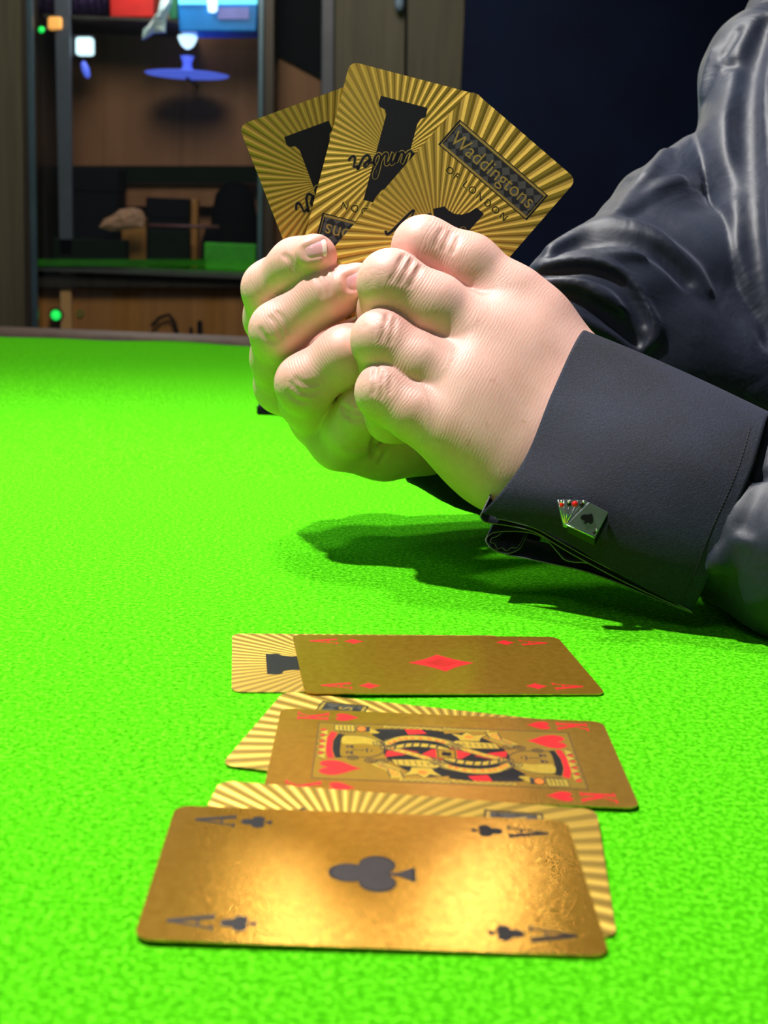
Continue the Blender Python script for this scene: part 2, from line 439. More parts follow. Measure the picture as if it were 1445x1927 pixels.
cpart(slab(MB(), [(54, -260), (490, -260), (484, 1000), (70, 1000)], YC + 2, 4), 'glass_pane', M['glass'])
YB = YC + 260
cpart(slab(MB(), [(-60, -300), (560, -300), (560, 1000), (-60, 1000)], YB, 12), 'back_panel', M['back_brown'])
cpart(MB().box((PY(50, 0, YC)[0], YC + 20, -200), (PY(44, 0, YC)[0] + 6, YB, 760)), 'side_panel', M['wood_dark'])
cpart(MB().box((PY(500, 0, YC)[0], YC + 20, -200), (PY(512, 0, YC)[0] + 4, YB, 760)), 'side_panel', M['wood_dark'])
cpart(slab(MB(), [(100, -100), (130, -100), (136, 480), (112, 480)], YC + 60, 12), 'shelf_upright', M['grey_metal'], bevel=1)
zs = PY(270, 505, YC + 20)[2]
sx0, sx1 = PY(62, 505, YC + 20)[0], PY(494, 505, YC + 20)[0]
cpart(MB().box((sx0, YC + 14, zs - 12), (sx1, YB, zs)), 'shelf', M['shelf_edge'], bevel=1)
cpart(MB().box((sx0 + 2, YC + 18, zs), (sx1 - 2, YB - 1, zs + 1.2)), 'shelf_cloth', M['shelf_green'])
cpart(slab(MB(), rect(70, 517, 486, 541), YC + 30, 16), 'apron', M['wood_dark'], bevel=1)
cpart(slab(MB(), rect(60, 541, 490, 660), YC + 60, 12), 'lower_panel', M['wood_orange'])
cpart(slab(MB(), [(112, 505), (132, 505), (136, 655), (115, 655)], YC + 40, 14), 'lower_post', M['pale_post'], bevel=1)
cpart(slab(MB(), [(56, 505), (66, 505), (78, 655), (58, 655)], YC + 40, 14), 'lower_post', M['wood_orange'], bevel=1)
cpart(slab(MB(), rect(60, 640, 490, 650), YC + 28, 30), 'bottom_rail', M['matt_black'])
cpart(slab(MB(), rect(62, 488, 386, 501), YC + 9, 3), 'cloth_hem', M['shelf_green'])
cpart(slab(MB(), rect(66, 312, 486, 344), YB - 60, 14), 'rear_rail', M['green_dark'])
cpart(slab(MB(), rect(228, 346, 470, 388), YB - 40, 10), 'rear_board', M['back_brown'])
cpart(slab(MB(), [(516, -260), (606, -260), (600, 1000), (508, 1000)], YC + 120, 10), 'inner_panel', M['back_brown'])
cpart(slab(MB(), [(518, -260), (609, -260), (609, 150), (516, 100)], YC + 110, 6), 'dark_flap', M['matt_black'])
cpart(slab(MB(), [(516, -260), (606, -260), (600, 1000), (508, 1000)], YC + 2, 4), 'glass_pane', M['glass'])
cl = lamp('cabinet_light', 'POINT', (PY(280, 200, YC + 120)[0], YC + 90, PY(280, -120, YC + 120)[2]), (0, 0, 0), 1.6, (1, .84, .66), 60)  # added warm fill, the cabinet has no lamp here
lamp('cabinet_light', 'POINT', (PY(280, -150, YC + 20)[0], YC + 8, PY(280, -150, YC + 20)[2]), (0, 0, 0), 2.2, (1, .95, .9), 40)  # second added fill, brightens the tubs from above the frame

# solid things inside the cabinet, mostly standing in for reflections in its glass
M['red_plastic'] = flat('red_plastic', (.62, .012, .008), .4, scale=30)
M['blue_plastic'] = flat('bright_blue_plastic', (.01, .30, .95), .35, scale=30)
M['lilac'] = flat('lilac_paper', (.34, .34, .95), .5, scale=30)
M['green_plastic'] = flat('green_plastic', (.01, .14, .05), .4, scale=30)
M['violet'] = flat('violet_tinsel', (.03, .012, .06), .4, .3, scale=90, var=.6)
M['foil_paper'] = flat('pale_crumpled_paper', (.62, .75, .76), .4, .1, scale=60)
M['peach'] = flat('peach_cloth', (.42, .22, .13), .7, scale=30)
M['light_white'] = emit('white_lamp_light', (.70, .95, 1.0), 1.5)  # emissive colours for bright reflections and glows in the cabinet
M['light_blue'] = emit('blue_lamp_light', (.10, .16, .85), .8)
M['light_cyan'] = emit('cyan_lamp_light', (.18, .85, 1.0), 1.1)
M['light_amber'] = emit('amber_lamp_light', (1.0, .42, .09), .9)
M['light_green'] = emit('green_led_light', (.02, 1.0, .12), 1.0)

SH = zs + 1.2
def on_shelf(px, py, Y): return PY(px, py, Y)
def box_thing(name, pts, Y, th, mat, label, cat, bev=2, group=None, parts=None):
    c = PY(*pts[0], Y)
    o = slab(MB(), pts, Y, th).build(name, mat, None, bevel=bev)
    tag(o, label, cat, group); return o
# upper shelf (just above the frame) that carries tubs and tinsel
zt = PY(270, 30, YC + 90)[2]
def tub(name, x0, x1, y0, y1, Y, mat, label, depth):
    a, b_, c, d = PY(x0, y0, Y), PY(x1, y0, Y), PY(x1 - .04 * (x1 - x0), y1, Y), PY(x0 + .04 * (x1 - x0), y1, Y)
    o = empty(name, ((a + b_) / 2 * [1, 1, 0] + [0, depth / 2, c[2]])); tag(o, label, 'tub')
    w = rel(MB().prism([a, b_, c, d], (0, depth, 0)).build('tub_wall', mat, None, bevel=3), o)
    r0, r1 = PY(x0 - 2, y0 - 4, Y - 3), PY(x1 + 2, y0 + 4, Y - 3)
    rel(MB().box((r0[0], Y - 3, r1[2]), (r1[0], Y + depth + 3, r0[2])).build('rim', mat, None, bevel=2), o)
    return o
tub('plastic_tub', 203, 292, -90, 33, YC + 70, M['red_plastic'], 'red plastic tub on the top shelf of the cabinet', 70)
bt = tub('plastic_tub', 331, 489, -90, 59, YC + 60, M['blue_plastic'], 'bright blue plastic tub at the top right of the cabinet', 90)
rel(slab(MB(), rect(410, 14, 468, 36), YC + 57, 2).build('paper_label', M['lilac'], None), bt)
rel(slab(MB(), [(388, -20), (410, -20), (408, 20), (402, 24), (392, 22)], YC + 55, 4).build('lamp_glow', M['light_white'], None), bt)  # emissive patch paints a white glow on the tub
rel(slab(MB(), rect(336, -20, 484, 8), YC + 57, 2).build('lit_band', M['light_cyan'], None), bt)  # cyan glow put on the tub as an emissive strip
tag(slab(MB(), rect(318, -60, 334, 36), YC + 100, 30).build('green_carton', M['green_plastic'], None, bevel=2), 'narrow dark green carton beside the blue tub', 'carton')
sh = cpart(MB().box((PY(64, 0, YC)[0], YC + 64, PY(270, 34, YC + 64)[2] - 5), (PY(330, 0, YC)[0], YB, PY(270, 34, YC + 64)[2])), 'upper_shelf', M['wood_dark'])
cpart(MB().box((PY(326, 0, YC)[0], YC + 56, PY(400, 60, YC + 60)[2] - 5), (PY(494, 0, YC)[0], YB, PY(400, 60, YC + 60)[2])), 'upper_shelf', M['glass'])
# tinsel bundle: many hanging strands
tb = MB(); z0 = PY(120, 30, YC + 90)[2] + 1
tb.box((PY(56, 0, YC + 90)[0], YC + 90, z0), (PY(204, 0, YC + 90)[0], YC + 150, z0 + 90))
for k in range(44):
    x = PY(58 + k * 3.3, 0, YC + 84)[0]; w_ = rng.uniform(-6, 6)
    tb.tube([(x, YC + 84, z0 + 60), (x + w_, YC + 80, z0 + 30), (x + w_ * .3, YC + 82, z0 + 2)], 2.2, 5)
tag(tb.build('tinsel_bundle', M['violet'], None, True), 'black and violet tinsel bundle at the top left of the cabinet', 'decoration')
# crumpled pale paper bag hanging below the red tub
def crumple(name, outline, Y, th, mat, label, cat, amp=4):
    n = len(outline); c = np.mean([PY(a, b_, Y) for a, b_ in outline], 0); V = []; F = []
    rings = [(1.0, 0), (.97, -.25), (.6, -.5), (.25, -.62)]
    for s, dz in rings:
        for a, b_ in outline:
            p = PY(a, b_, Y); q = c + (p - c) * s; q[1] = Y + dz * th + rng.uniform(-amp, amp) * (s < 1); V.append(q)
    V.append(c + [0, -.66 * th, 0])
    for r in range(len(rings) - 1):
        for i in range(n): F.append((r*n+i, r*n+(i+1)%n, (r+1)*n+(i+1)%n, (r+1)*n+i))
    for i in range(n): F.append(((len(rings)-1)*n+i, (len(rings)-1)*n+(i+1)%n, len(V)-1))
    V.append(c + [0, th * .4, 0])
    for i in range(n): F.append(((i+1)%n, i, len(V)-1))
    o = obj(name, V, F, mat, None, False); return tag(o, label, cat)
crumple('paper_bag', [(310, -30), (322, -10), (324, 5), (318, 24), (313, 40), (312, 62), (290, 63), (279, 70), (268, 76), (270, 58), (282, 45), (289, 36), (300, 20), (304, 5)],
        YC + 50, 26, M['foil_paper'], 'pale crumpled paper bag hanging left of the blue tub', 'bag')
# glowing stand-ins for bright reflections in the cabinet glass
lp = tag(empty('pendant_lamp', PY(352, 80, YC + 110)), 'small white pendant lamp glowing under the blue tub', 'lamp')  # emissive shape in place of a lamp mirrored in the glass
c0 = PY(353, 78, YC + 110)
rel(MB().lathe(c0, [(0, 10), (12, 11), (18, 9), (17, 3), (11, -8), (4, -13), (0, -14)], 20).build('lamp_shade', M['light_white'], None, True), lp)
rel(MB().tube([c0 + [0, 0, 9], c0 + [0, 0, 130]], 1.4, 6).build('cord', M['matt_black'], None), lp)
ds = tag(empty('cake_stand', PY(352, 146, YC + 120)), 'blue lit round stand with a short stem below the pendant lamp', 'stand')  # emissive disc in place of a blue reflection
c1 = PY(352, 142, YC + 120)
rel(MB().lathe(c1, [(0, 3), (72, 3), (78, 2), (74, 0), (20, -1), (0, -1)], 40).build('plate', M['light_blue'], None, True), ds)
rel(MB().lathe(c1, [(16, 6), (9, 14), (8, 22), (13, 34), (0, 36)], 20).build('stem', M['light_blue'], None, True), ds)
cpart(MB().tube([c1 + [0, 0, -5], c1 + [0, 140, -5]], 3, 8), 'stand_bracket', M['grey_metal'])
wl = tag(empty('wall_lamp', PY(154, 86, YC + 80)), 'small square white lamp glowing at the upper left of the cabinet', 'lamp')  # emissive box in place of white light mirrored in the glass
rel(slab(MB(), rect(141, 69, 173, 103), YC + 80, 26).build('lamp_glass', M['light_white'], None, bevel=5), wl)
rel(slab(MB(), rect(137, 66, 176, 106), YC + 100, 14).build('lamp_frame', M['grey_metal'], None, bevel=2), wl)
al = tag(empty('amber_lamp', PY(102, 42, YC + 50)), 'small amber lamp beside the tinsel bundle', 'lamp')  # emissive box in place of an orange reflection
rel(slab(MB(), rect(89, 31, 115, 55), YC + 52, 20).build('lamp_glass', M['light_amber'], None, bevel=4), al)
rel(slab(MB(), rect(86, 28, 118, 58), YC + 66, 12).build('lamp_frame', M['wood_dark'], None, bevel=1), al)
tag(MB().lathe(PY(161, 131, YC + 70), [(0, 16), (5, 12), (7, 0), (5, -12), (0, -16)], 16, axis=(-.35, 0, 1)).build('blue_bulb', M['light_blue'], None, True), 'oval blue bulb below the square white lamp', 'bulb')  # emissive oval in place of a violet-blue reflection
def led(px, py, r, label):
    o = tag(empty('indicator_light', PY(px, py, YC + 34)), label, 'light')
    c = PY(px, py, YC + 34)
    rel(MB().lathe(c, [(0, -r * .9), (r * .7, -r * .6), (r, 0), (0, .1)], 16, axis=(0, 1, 0)).build('led_lens', M['light_green'], None, True), o)
    rel(MB().lathe(c, [(r, 0), (r * 1.35, .5), (r * 1.35, 10), (0, 10)], 16, axis=(0, 1, 0)).build('led_collar', M['matt_black'], None, True), o)
led(105, 593, 9.5, 'bright green indicator light low in the cabinet beside the orange post')
led(78, 56, 5.5, 'small green indicator light at the top left of the cabinet')
tag(MB().lathe(PY(151, 590, YC + 58), [(4.5, 0), (6.5, -2), (6.5, 2), (4.5, 2), (4.5, 0)], 20, axis=(0, 1, 0)).build('green_ring', flat('dull_green_ring', (.08, .30, .03), .4), None, True), 'small dull green ring on the orange lower panel', 'ring')
# black boxes and bag on the shelf
def standing(name, x0, x1, ytop, Y, th, mat, label, cat, group=None, lid=None):
    a, b_ = PY(x0, ytop, Y), PY(x1, ytop, Y)
    o = tag(empty(name, ((a[0] + b_[0]) / 2, Y + th / 2, SH)), label, cat, group)
    hl = (a[2] - SH)
    rel(MB().box((a[0], Y, SH), (b_[0], Y + th, SH + hl * (1 - (lid or 0)))).build('box_body', mat, None, bevel=3), o)
    if lid: rel(MB().box((a[0] - 1.5, Y - 1.5, SH + hl * (1 - lid)), (b_[0] + 1.5, Y + th + 1.5, SH + hl)).build('box_lid', M['matt_black'], None, bevel=3), o)
    return o
standing('black_box', 107, 221, 312, YC + 110, 80, M['matt_black'], 'large black box at the left of the cabinet shelf', 'box', lid=.25)
standing('green_box', 98, 236, 446, YC + 60, 40, M['green_dark'], 'low dark green box in front of the large black box', 'box')
standing('black_box', 276, 354, 371, YC + 100, 60, M['matt_black'], 'smaller black box in the middle of the cabinet shelf', 'box', lid=.3)
standing('green_box', 278, 356, 432, YC + 70, 26, M['green_dark'], 'dark green box in front of the smaller black box', 'box')
standing('wooden_block', 228, 276, 408, YC + 130, 40, M['wood_orange'], 'orange wooden block between the two black boxes', 'block')  # orange part of the mirrored hands, built as a solid block
standing('wooden_block', 358, 372, 374, YC + 130, 30, M['wood_orange'], 'narrow upright orange wooden block beside the black bag', 'block')
crumple('folded_cloth', [(186, 428), (196, 412), (214, 404), (226, 394), (250, 390), (268, 396), (274, 410), (272, 428), (240, 432), (210, 436)], YC + 58, 20, M['peach'], 'peach folded cloth lying on the low dark green box', 'cloth', 2)  # solid shape in place of hands mirrored in the glass
tag(MB().tube([PY(280, 424, YC + 66), PY(350, 426, YC + 66), PY(412, 427, YC + 64)], 3, 8).build('pink_rod', flat('dull_pink_rod', (.16, .06, .06), .5), None, True), 'thin dull pink rod lying across the dark green box', 'rod')
standing('green_box', 384, 482, 456, YC + 30, 30, flat('bright_green_card', (.05, .42, .02), .8), 'bright green low box at the right end of the cabinet shelf', 'box')
bag = tag(empty('black_bag', (PY(430, 455, YC + 90)[0], YC + 110, SH)), 'rounded black fabric bag at the right end of the cabinet shelf', 'bag')
cb = PY(440, 400, YC + 120); hb_ = cb[2] - SH
rel(MB().lathe((cb[0], YC + 130, SH), [(0, 0), (34, 0), (44, 12), (45, 50), (44, 100), (36, 140), (20, 160), (0, 165)], 28).build('bag_body', M['black_fabric'], None, True), bag)
rel(MB().lathe((PY(398, 440, YC + 100)[0], YC + 110, SH), [(0, 0), (18, 0), (22, 15), (20, 50), (12, 78), (0, 84)], 20).build('side_pocket', M['black_fabric'], None, True), bag)
tag(MB().tube([PY(285, 614, YC + 44), PY(300, 598, YC + 44), PY(318, 592, YC + 44), PY(328, 606, YC + 44), PY(336, 640, YC + 44)], 3.4, 8).build('black_cable', M['matt_black'], None, True), 'black cable looping in front of the orange lower panel', 'cable')
for k, (x0, x1, yt) in enumerate(((356, 362, 616), (371, 380, 604))):
    tag(slab(MB(), rect(x0, yt, x1, 642), YC + 44, 6).build('black_peg', M['matt_black'], None, bevel=1), ('thin short black peg beside the cable', 'thicker taller black peg right of the cable')[k], 'peg')

# ------------------------------------------------------------------ card table
tbl = tag(empty('card_table', (-250, 600, FLOOR)), 'card table with a bright green felt top and brown wooden rail', 'table')
TX0, TX1, TY0, TY1 = -720, 188, -320, 1500
V, F = [], []
nx, ny = 60, 90
for j in range(ny + 1):
    for i in range(nx + 1):
        x = TX0 + (TX1 - TX0) * i / nx; y = TY0 + (TY1 - TY0) * (j / ny)
        if j == ny: y += 14 * math.sin(x * .021) + 9 * math.sin(x * .05 + 1)
        z = .25 * math.sin(x * .013 + y * .008) if y > 700 else 0
        V.append((x, y, min(0, z - .25) if y > 700 else 0))
for j in range(ny):
    for i in range(nx): a = j * (nx + 1) + i; F.append((a, a + 1, a + nx + 2, a + nx + 1))
felt = rel(obj('felt', V, F, M['felt'], None, True), tbl); so = felt.modifiers.new('thick', 'SOLIDIFY'); so.thickness = .002; so.offset = -1
rel(MB().box((TX0, TY0, -30), (TX1, TY1 + 20, -2.2)).build('table_board', M['wood_dark'], None), tbl)
rel(MB().box((TX0 - 70, TY1 + 22, -45), (TX1 + 70, TY1 + 95, 3)).build('rail', M['rail_wood'], None, bevel=6), tbl)
rel(MB().box((TX0 - 70, TY0 - 70, -45), (TX0 - 1, TY1 + 22, 3)).build('rail', M['rail_wood'], None, bevel=6), tbl)
rel(MB().box((TX1 + 1, TY0 - 70, -45), (TX1 + 40, TY1 + 22, 0)).build('rail', M['rail_wood'], None, bevel=6), tbl)
for lx in (TX0 + 30, TX1 - 30):
    for ly in (TY0 + 40, TY1 - 40):
        rel(MB().box((lx - 30, ly - 30, FLOOR), (lx + 30, ly + 30, -30)).build('leg', M['wood_dark'], None, bevel=3), tbl)
ph = tag(empty('dark_case', PT(520, 768, 0)), 'small dark flat case on the felt behind the farther hand', 'case')
q = PT(530, 774, 0)
rel(MB().box((q[0] - 16, q[1] - 22, .2), (q[0] + 56, q[1] + 44, 6)).build('case_shell', M['matt_black'], None, bevel=1.2), ph)
rel(MB().box((q[0] - 15, q[1] - 21, 6.0), (q[0] + 55, q[1] + 43, 8)).build('case_lid', M['shelf_edge'], None, bevel=.8), ph)
#--PART3--

# ------------------------------------------------------------------ playing cards
CW, CL, CT = 56.5, 88.0, .30
def round_rect(w, h, r, n=6):
    pts = []
    for cx, cy, a0 in ((w/2-r, h/2-r, 0), (-w/2+r, h/2-r, 90), (-w/2+r, -h/2+r, 180), (w/2-r, -h/2+r, 270)):
        for i in range(n + 1):
            a = math.radians(a0 + 90 * i / n); pts.append((cx + r * math.cos(a), cy + r * math.sin(a)))
    return pts
def catmull(pts, n=8, closed=False):
    pts = [np.asarray(p, float) for p in pts]; out = []
    L = len(pts)
    for i in range(L if closed else L - 1):
        p0 = pts[(i - 1) % L] if closed or i > 0 else pts[0]
        p1, p2 = pts[i], pts[(i + 1) % L]
        p3 = pts[(i + 2) % L] if closed or i + 2 < L else pts[-1]
        for k in range(n):
            t = k / n; out.append(.5 * ((2*p1) + (p2-p0)*t + (2*p0-5*p1+4*p2-p3)*t*t + (3*p1-p0-3*p2+p3)*t**3))
    if not closed: out.append(pts[-1])
    return out
class Ink:                     # flat print collected into one mesh: filled outlines and pen strokes
    def __init__(s, z): s.z = z; s.v = []; s.f = []
    def poly(s, pts, z=None):
        n = len(s.v); s.v += [(p[0], p[1], z if z is not None else s.z) for p in pts]; s.f.append(tuple(range(n, n + len(pts)))); return s
    def stroke(s, pts, w, smooth=0, closed=False, z=None):
        if smooth: pts = catmull(pts, smooth, closed)
        pts = [np.asarray(p, float)[:2] for p in pts]
        if closed: pts = pts + [pts[0]]
        n = len(s.v); L = len(pts)
        ws = w if isinstance(w, (list, tuple)) else [w] * L
        if len(ws) != L: ws = list(np.interp(np.linspace(0, 1, L), np.linspace(0, 1, len(ws)), ws))
        for i, p in enumerate(pts):
            if closed: t = pts[(i + 1) % (L - 1)] - pts[(i - 1) % (L - 1)]
            else: t = pts[min(i + 1, L - 1)] - pts[max(i - 1, 0)]
            t = t / (np.linalg.norm(t) + 1e-9); nn = np.array([-t[1], t[0]]) * ws[i] / 2
            for q in (p + nn, p - nn): s.v.append((q[0], q[1], z if z is not None else s.z))
        for i in range(L - 1): a = n + 2 * i; s.f.append((a, a + 1, a + 3, a + 2))
        return s
    def xform(s, ang, dx=0, dy=0, sc=1, start=0):
        c, sn = math.cos(ang) * sc, math.sin(ang) * sc
        s.v[start:] = [(x * c - y * sn + dx, x * sn + y * c + dy, z) for x, y, z in s.v[start:]]; return s
    def twice(s):              # the same print turned by half a turn
        n = len(s.v); s.v += [(-x, -y, z) for x, y, z in s.v]; s.f += [tuple(i + n for i in q) for q in s.f]; return s
    def build(s, name, mat, parent):
        o = obj(name, s.v, s.f, mat, parent)
        bm = bmesh.new(); bm.from_mesh(o.data)
        for f in bm.faces:
            f.normal_update()
            if f.normal.z < 0: f.normal_flip()
        bm.to_mesh(o.data); bm.free(); return o
def text_mesh(s, size, space=1.0):
    cu = bpy.data.curves.new('lettering', 'FONT'); cu.body = s; cu.size = size; cu.align_x = 'CENTER'; cu.align_y = 'CENTER'
    cu.space_character = space
    o = bpy.data.objects.new('lettering', cu); COL.objects.link(o); bpy.context.view_layer.update()
    me = bpy.data.meshes.new_from_object(o.evaluated_get(bpy.context.evaluated_depsgraph_get()))
    V = np.array([v.co[:] for v in me.vertices]); Fa = [tuple(p.vertices) for p in me.polygons]
    COL.objects.unlink(o); bpy.data.objects.remove(o); bpy.data.meshes.remove(me); return V, Fa
def lettering(name, s, size, at_, mat, parent, space=1.0, z=.05, sx=1.0, depth=0.0):
    V, Fa = text_mesh(s, size, space)
    vs = [(v[0] * sx + at_[0], v[1] + at_[1], z) for v in V]
    return obj(name, vs, Fa, mat, parent)
def heart(cx, cy, w, h, n=40):
    pts = []
    for i in range(n):
        t = 2 * math.pi * i / n
        x = 16 * math.sin(t) ** 3; y = 13 * math.cos(t) - 5 * math.cos(2*t) - 2 * math.cos(3*t) - math.cos(4*t)
        pts.append((cx + x / 32 * w, cy + (y + 2.5) / 29 * h))
    return pts
def diamond(cx, cy, w, h):
    pts = []
    for (ax, ay), (bx, by) in zip([(0, 1), (1, 0), (0, -1), (-1, 0)], [(1, 0), (0, -1), (-1, 0), (0, 1)]):
        for k in range(6):
            t = k / 6; s = 1 - .22 * math.sin(math.pi * t) * .5
            pts.append((cx + (ax + (bx - ax) * t) * w / 2 * s, cy + (ay + (by - ay) * t) * h / 2 * s))
    return pts
def circle(cx, cy, rx, ry=None, n=24): 
    ry = ry or rx
    return [(cx + rx * math.cos(2*math.pi*i/n), cy + ry * math.sin(2*math.pi*i/n)) for i in range(n)]
def club(ink, cx, cy, w, h, z=None):
    z0 = ink.z if z is None else z
    r = w * .255
    ink.poly(circle(cx, cy + h * .27, r, h * .235), z0)
    ink.poly(circle(cx - w * .245, cy - h * .06, r, h * .215), z0 + .004); ink.poly(circle(cx + w * .245, cy - h * .06, r, h * .215), z0 + .008)
    ink.poly([(cx - w*.11, cy + h*.12), (cx + w*.11, cy + h*.12), (cx + w*.10, cy - h*.12), (cx - w*.10, cy - h*.12)], z0 + .012)
    ink.poly([(cx - w*.03, cy), (cx + w*.03, cy), (cx + w*.05, cy - h*.32), (cx + w*.20, cy - h*.5), (cx - w*.20, cy - h*.5), (cx - w*.05, cy - h*.32)], z0 + .016)
def letter_A(ink, cx, cy, w, h):
    b = cy - h / 2
    ink.stroke([(cx - w*.36, b + h*.06), (cx + .02*w, cy + h/2)], [w*.10, w*.13]).stroke([(cx + w*.36, b + h*.06), (cx, cy + h/2)], [w*.26, w*.22], z=ink.z + .004)
    ink.stroke([(cx - w*.24, b + h*.34), (cx + w*.24, b + h*.34)], h*.055, z=ink.z + .008)
    for s in (-1, 1): ink.stroke([(cx + s*w*.36 - w*.17, b + h*.03), (cx + s*w*.36 + w*.17, b + h*.03)], h*.06, z=ink.z + .012)
def letter_K(ink, cx, cy, w, h):
    b = cy - h / 2; tp = cy + h / 2
    ink.stroke([(cx - w*.3, b), (cx - w*.3, tp)], w*.24)
    ink.stroke([(cx - w*.22, cy - h*.08), (cx + w*.32, tp)], w*.12, z=ink.z+.004).stroke([(cx - w*.08, cy + h*.08), (cx + w*.34, b)], w*.24, z=ink.z+.008)
    for x, y in ((-.3, b + h*.03), (-.3, tp - h*.03), (.33, b + h*.03), (.33, tp - h*.03)):
        ink.stroke([(cx + x*w - w*.2, y), (cx + x*w + w*.2, y)], h*.06, z=ink.z+.012)
_slab = None
def card_body(name, mat):
    o = MB().prism([(x, y, -CT) for x, y in round_rect(CW, CL, 3.4)], (0, 0, CT)).build(name, mat)
    return o

# --- the back: rays, a tall black numeral, a script word over it, a lozenge panel with the maker's name
NUMBER = {'N': [[(0, -.55), (.15, -.8), (.45, -.5), (.95, 1.75), (1.15, 1.9), (1.25, 1.4), (1.65, .1), (1.8, 0), (2.3, 1.9), (2.6, 2.2)]],
 'u': [[(0, .2), (.35, 1.0), (.22, .35), (.4, .02), (.75, .25), (1.05, 1.0), (.95, .3), (1.15, .02), (1.4, .2)]],
 'm': [[(0, .2), (.25, .9), (.15, 0), (.35, .7), (.62, 1.0), (.68, .6), (.6, 0), (.8, .7), (1.08, 1.0), (1.15, .5), (1.12, .1), (1.3, .02), (1.5, .2)]],
 'b': [[(0, .2), (.5, 1.3), (.62, 1.9), (.42, 2.0), (.25, 1.2), (.22, .3), (.4, 0), (.7, .2), (.78, .7), (.6, 1.0), (.8, .75), (1.1, .7)]],
 'e': [[(0, .4), (.35, .55), (.6, .85), (.45, 1.05), (.2, .75), (.2, .25), (.45, 0), (.8, .2)]],
 'r': [[(0, .2), (.3, .95), (.35, 1.15), (.45, .9), (.75, .95), (.72, .5), (.8, .05), (1.05, .02), (1.3, .35)]]}
def card_back(o):
    k = Ink(.02)               # the numeral: slab base, tapering stem, flag with a hollow curve
    k.poly([(-7.0, -33.6), (12.6, -33.6), (12.8, -30.4), (12.0, -29.2), (9.6, -28.6), (8.6, -26.8), (8.9, 9.0), (4.9, 9.0), (4.0, 5.6), (2.4, 3.0), (0, 1.2), (-3.2, .6), (-5.2, .9), (-8.0, -2.9), (-6.2, -4.6), (-4.4, -5.2),
            (-4.6, -26.5), (-5.4, -28.6), (-6.4, -29.2), (-7.2, -30.0)])
    k.build('numeral', M['ink_black'], o)
    w1, w2 = Ink(.045), Ink(.06)
    adv = {'N': 2.45, 'u': 1.35, 'm': 1.45, 'b': 1.0, 'e': .78, 'r': 1.2}
    x = 0
    for ch in 'Number':
        for st in NUMBER[ch]:
            pts = [(px + x + .22 * py, py) for px, py in st]
            w1.stroke(pts, .34 if ch != 'N' else .36, 5); w2.stroke(pts, [.20, .26, .14, .24, .20], 5)
        x += adv[ch]
    for w in (w1, w2): w.xform(math.radians(20), -17.0, -19.5, 4.6)
    w1.build('script_outline', M['gold_line'], o); w2.build('script_lettering', M['ink_black'], o)
    p = Ink(.02); p.poly([(-23.7, 18.2), (23.7, 18.2), (23.7, 31.6), (-23.7, 31.6)]); p.build('panel_border', M['ink_black'], o)
    p = Ink(.035); p.stroke([(-22.8, 19.1), (22.8, 19.1), (22.8, 30.7), (-22.8, 30.7)], 1.0, closed=True); p.build('panel_line', M['gold_line'], o)
    p = Ink(.05); p.poly([(-22.2, 19.7), (22.2, 19.7), (22.2, 30.1), (-22.2, 30.1)]); p.build('lozenge_panel', M['lozenge'], o)
    lettering('maker_lettering', 'Waddingtons', 8.4, (0, 24.6), M['gold_line'], o, 1.02, .08, .92)
    lettering('place_lettering', 'OF LONDON', 4.1, (1.2, 13.1), M['ink_black'], o, 1.45, .05)
    lettering('place_shine', 'OF LONDON', 4.1, (.9, 12.75), M['gold_bright'], o, 1.45, .035)  # offset gold copy paints the highlight of the embossed letters
    return o
def card_face(o, suit):
    for sg in (1, -1):
        for x in ((-23.2, 23.2) if suit == 'heart' else (-21.4, 21.4)):
            l, p = Ink(.02), Ink(.02)
            if suit == 'heart': letter_K(l, x, 35.0, 5.6, 8.4); p.poly(heart(x, 25.6, 5.6, 6.6))
            else: letter_A(l, x, 34.4, 5.6, 8.8)
            if suit == 'club': club(p, x, 25.4, 5.6, 6.8)
            if suit == 'diamond': p.poly(diamond(x, 24.8, 5.4, 6.6))
            for k, nm in ((l, 'index_letter'), (p, 'index_pip')):
                if sg < 0: k.xform(math.pi)
                k.build(nm, M['ink_black' if suit == 'club' else 'ink_red'], o)
    if suit == 'club':
        c = Ink(.02); club(c, 0, 0, 15.4, 17.8); c.build('club_outline', M['ink_black'], o)
        c = Ink(.05); club(c, 0, 0, 14.2, 16.6); c.build('club_pip', M['ink_dark'], o)
    elif suit == 'diamond':
        c = Ink(.02); c.poly(diamond(0, 0, 16.4, 20.5)); c.build('diamond_pip', M['ink_red'], o)
        c = Ink(.04); c.poly(diamond(0, 0, 8, 11)); c.build('pip_centre', flat('deep_red_ink', (.50, .012, .018), .3, .15), o)
    else:
        king(o)
    return o
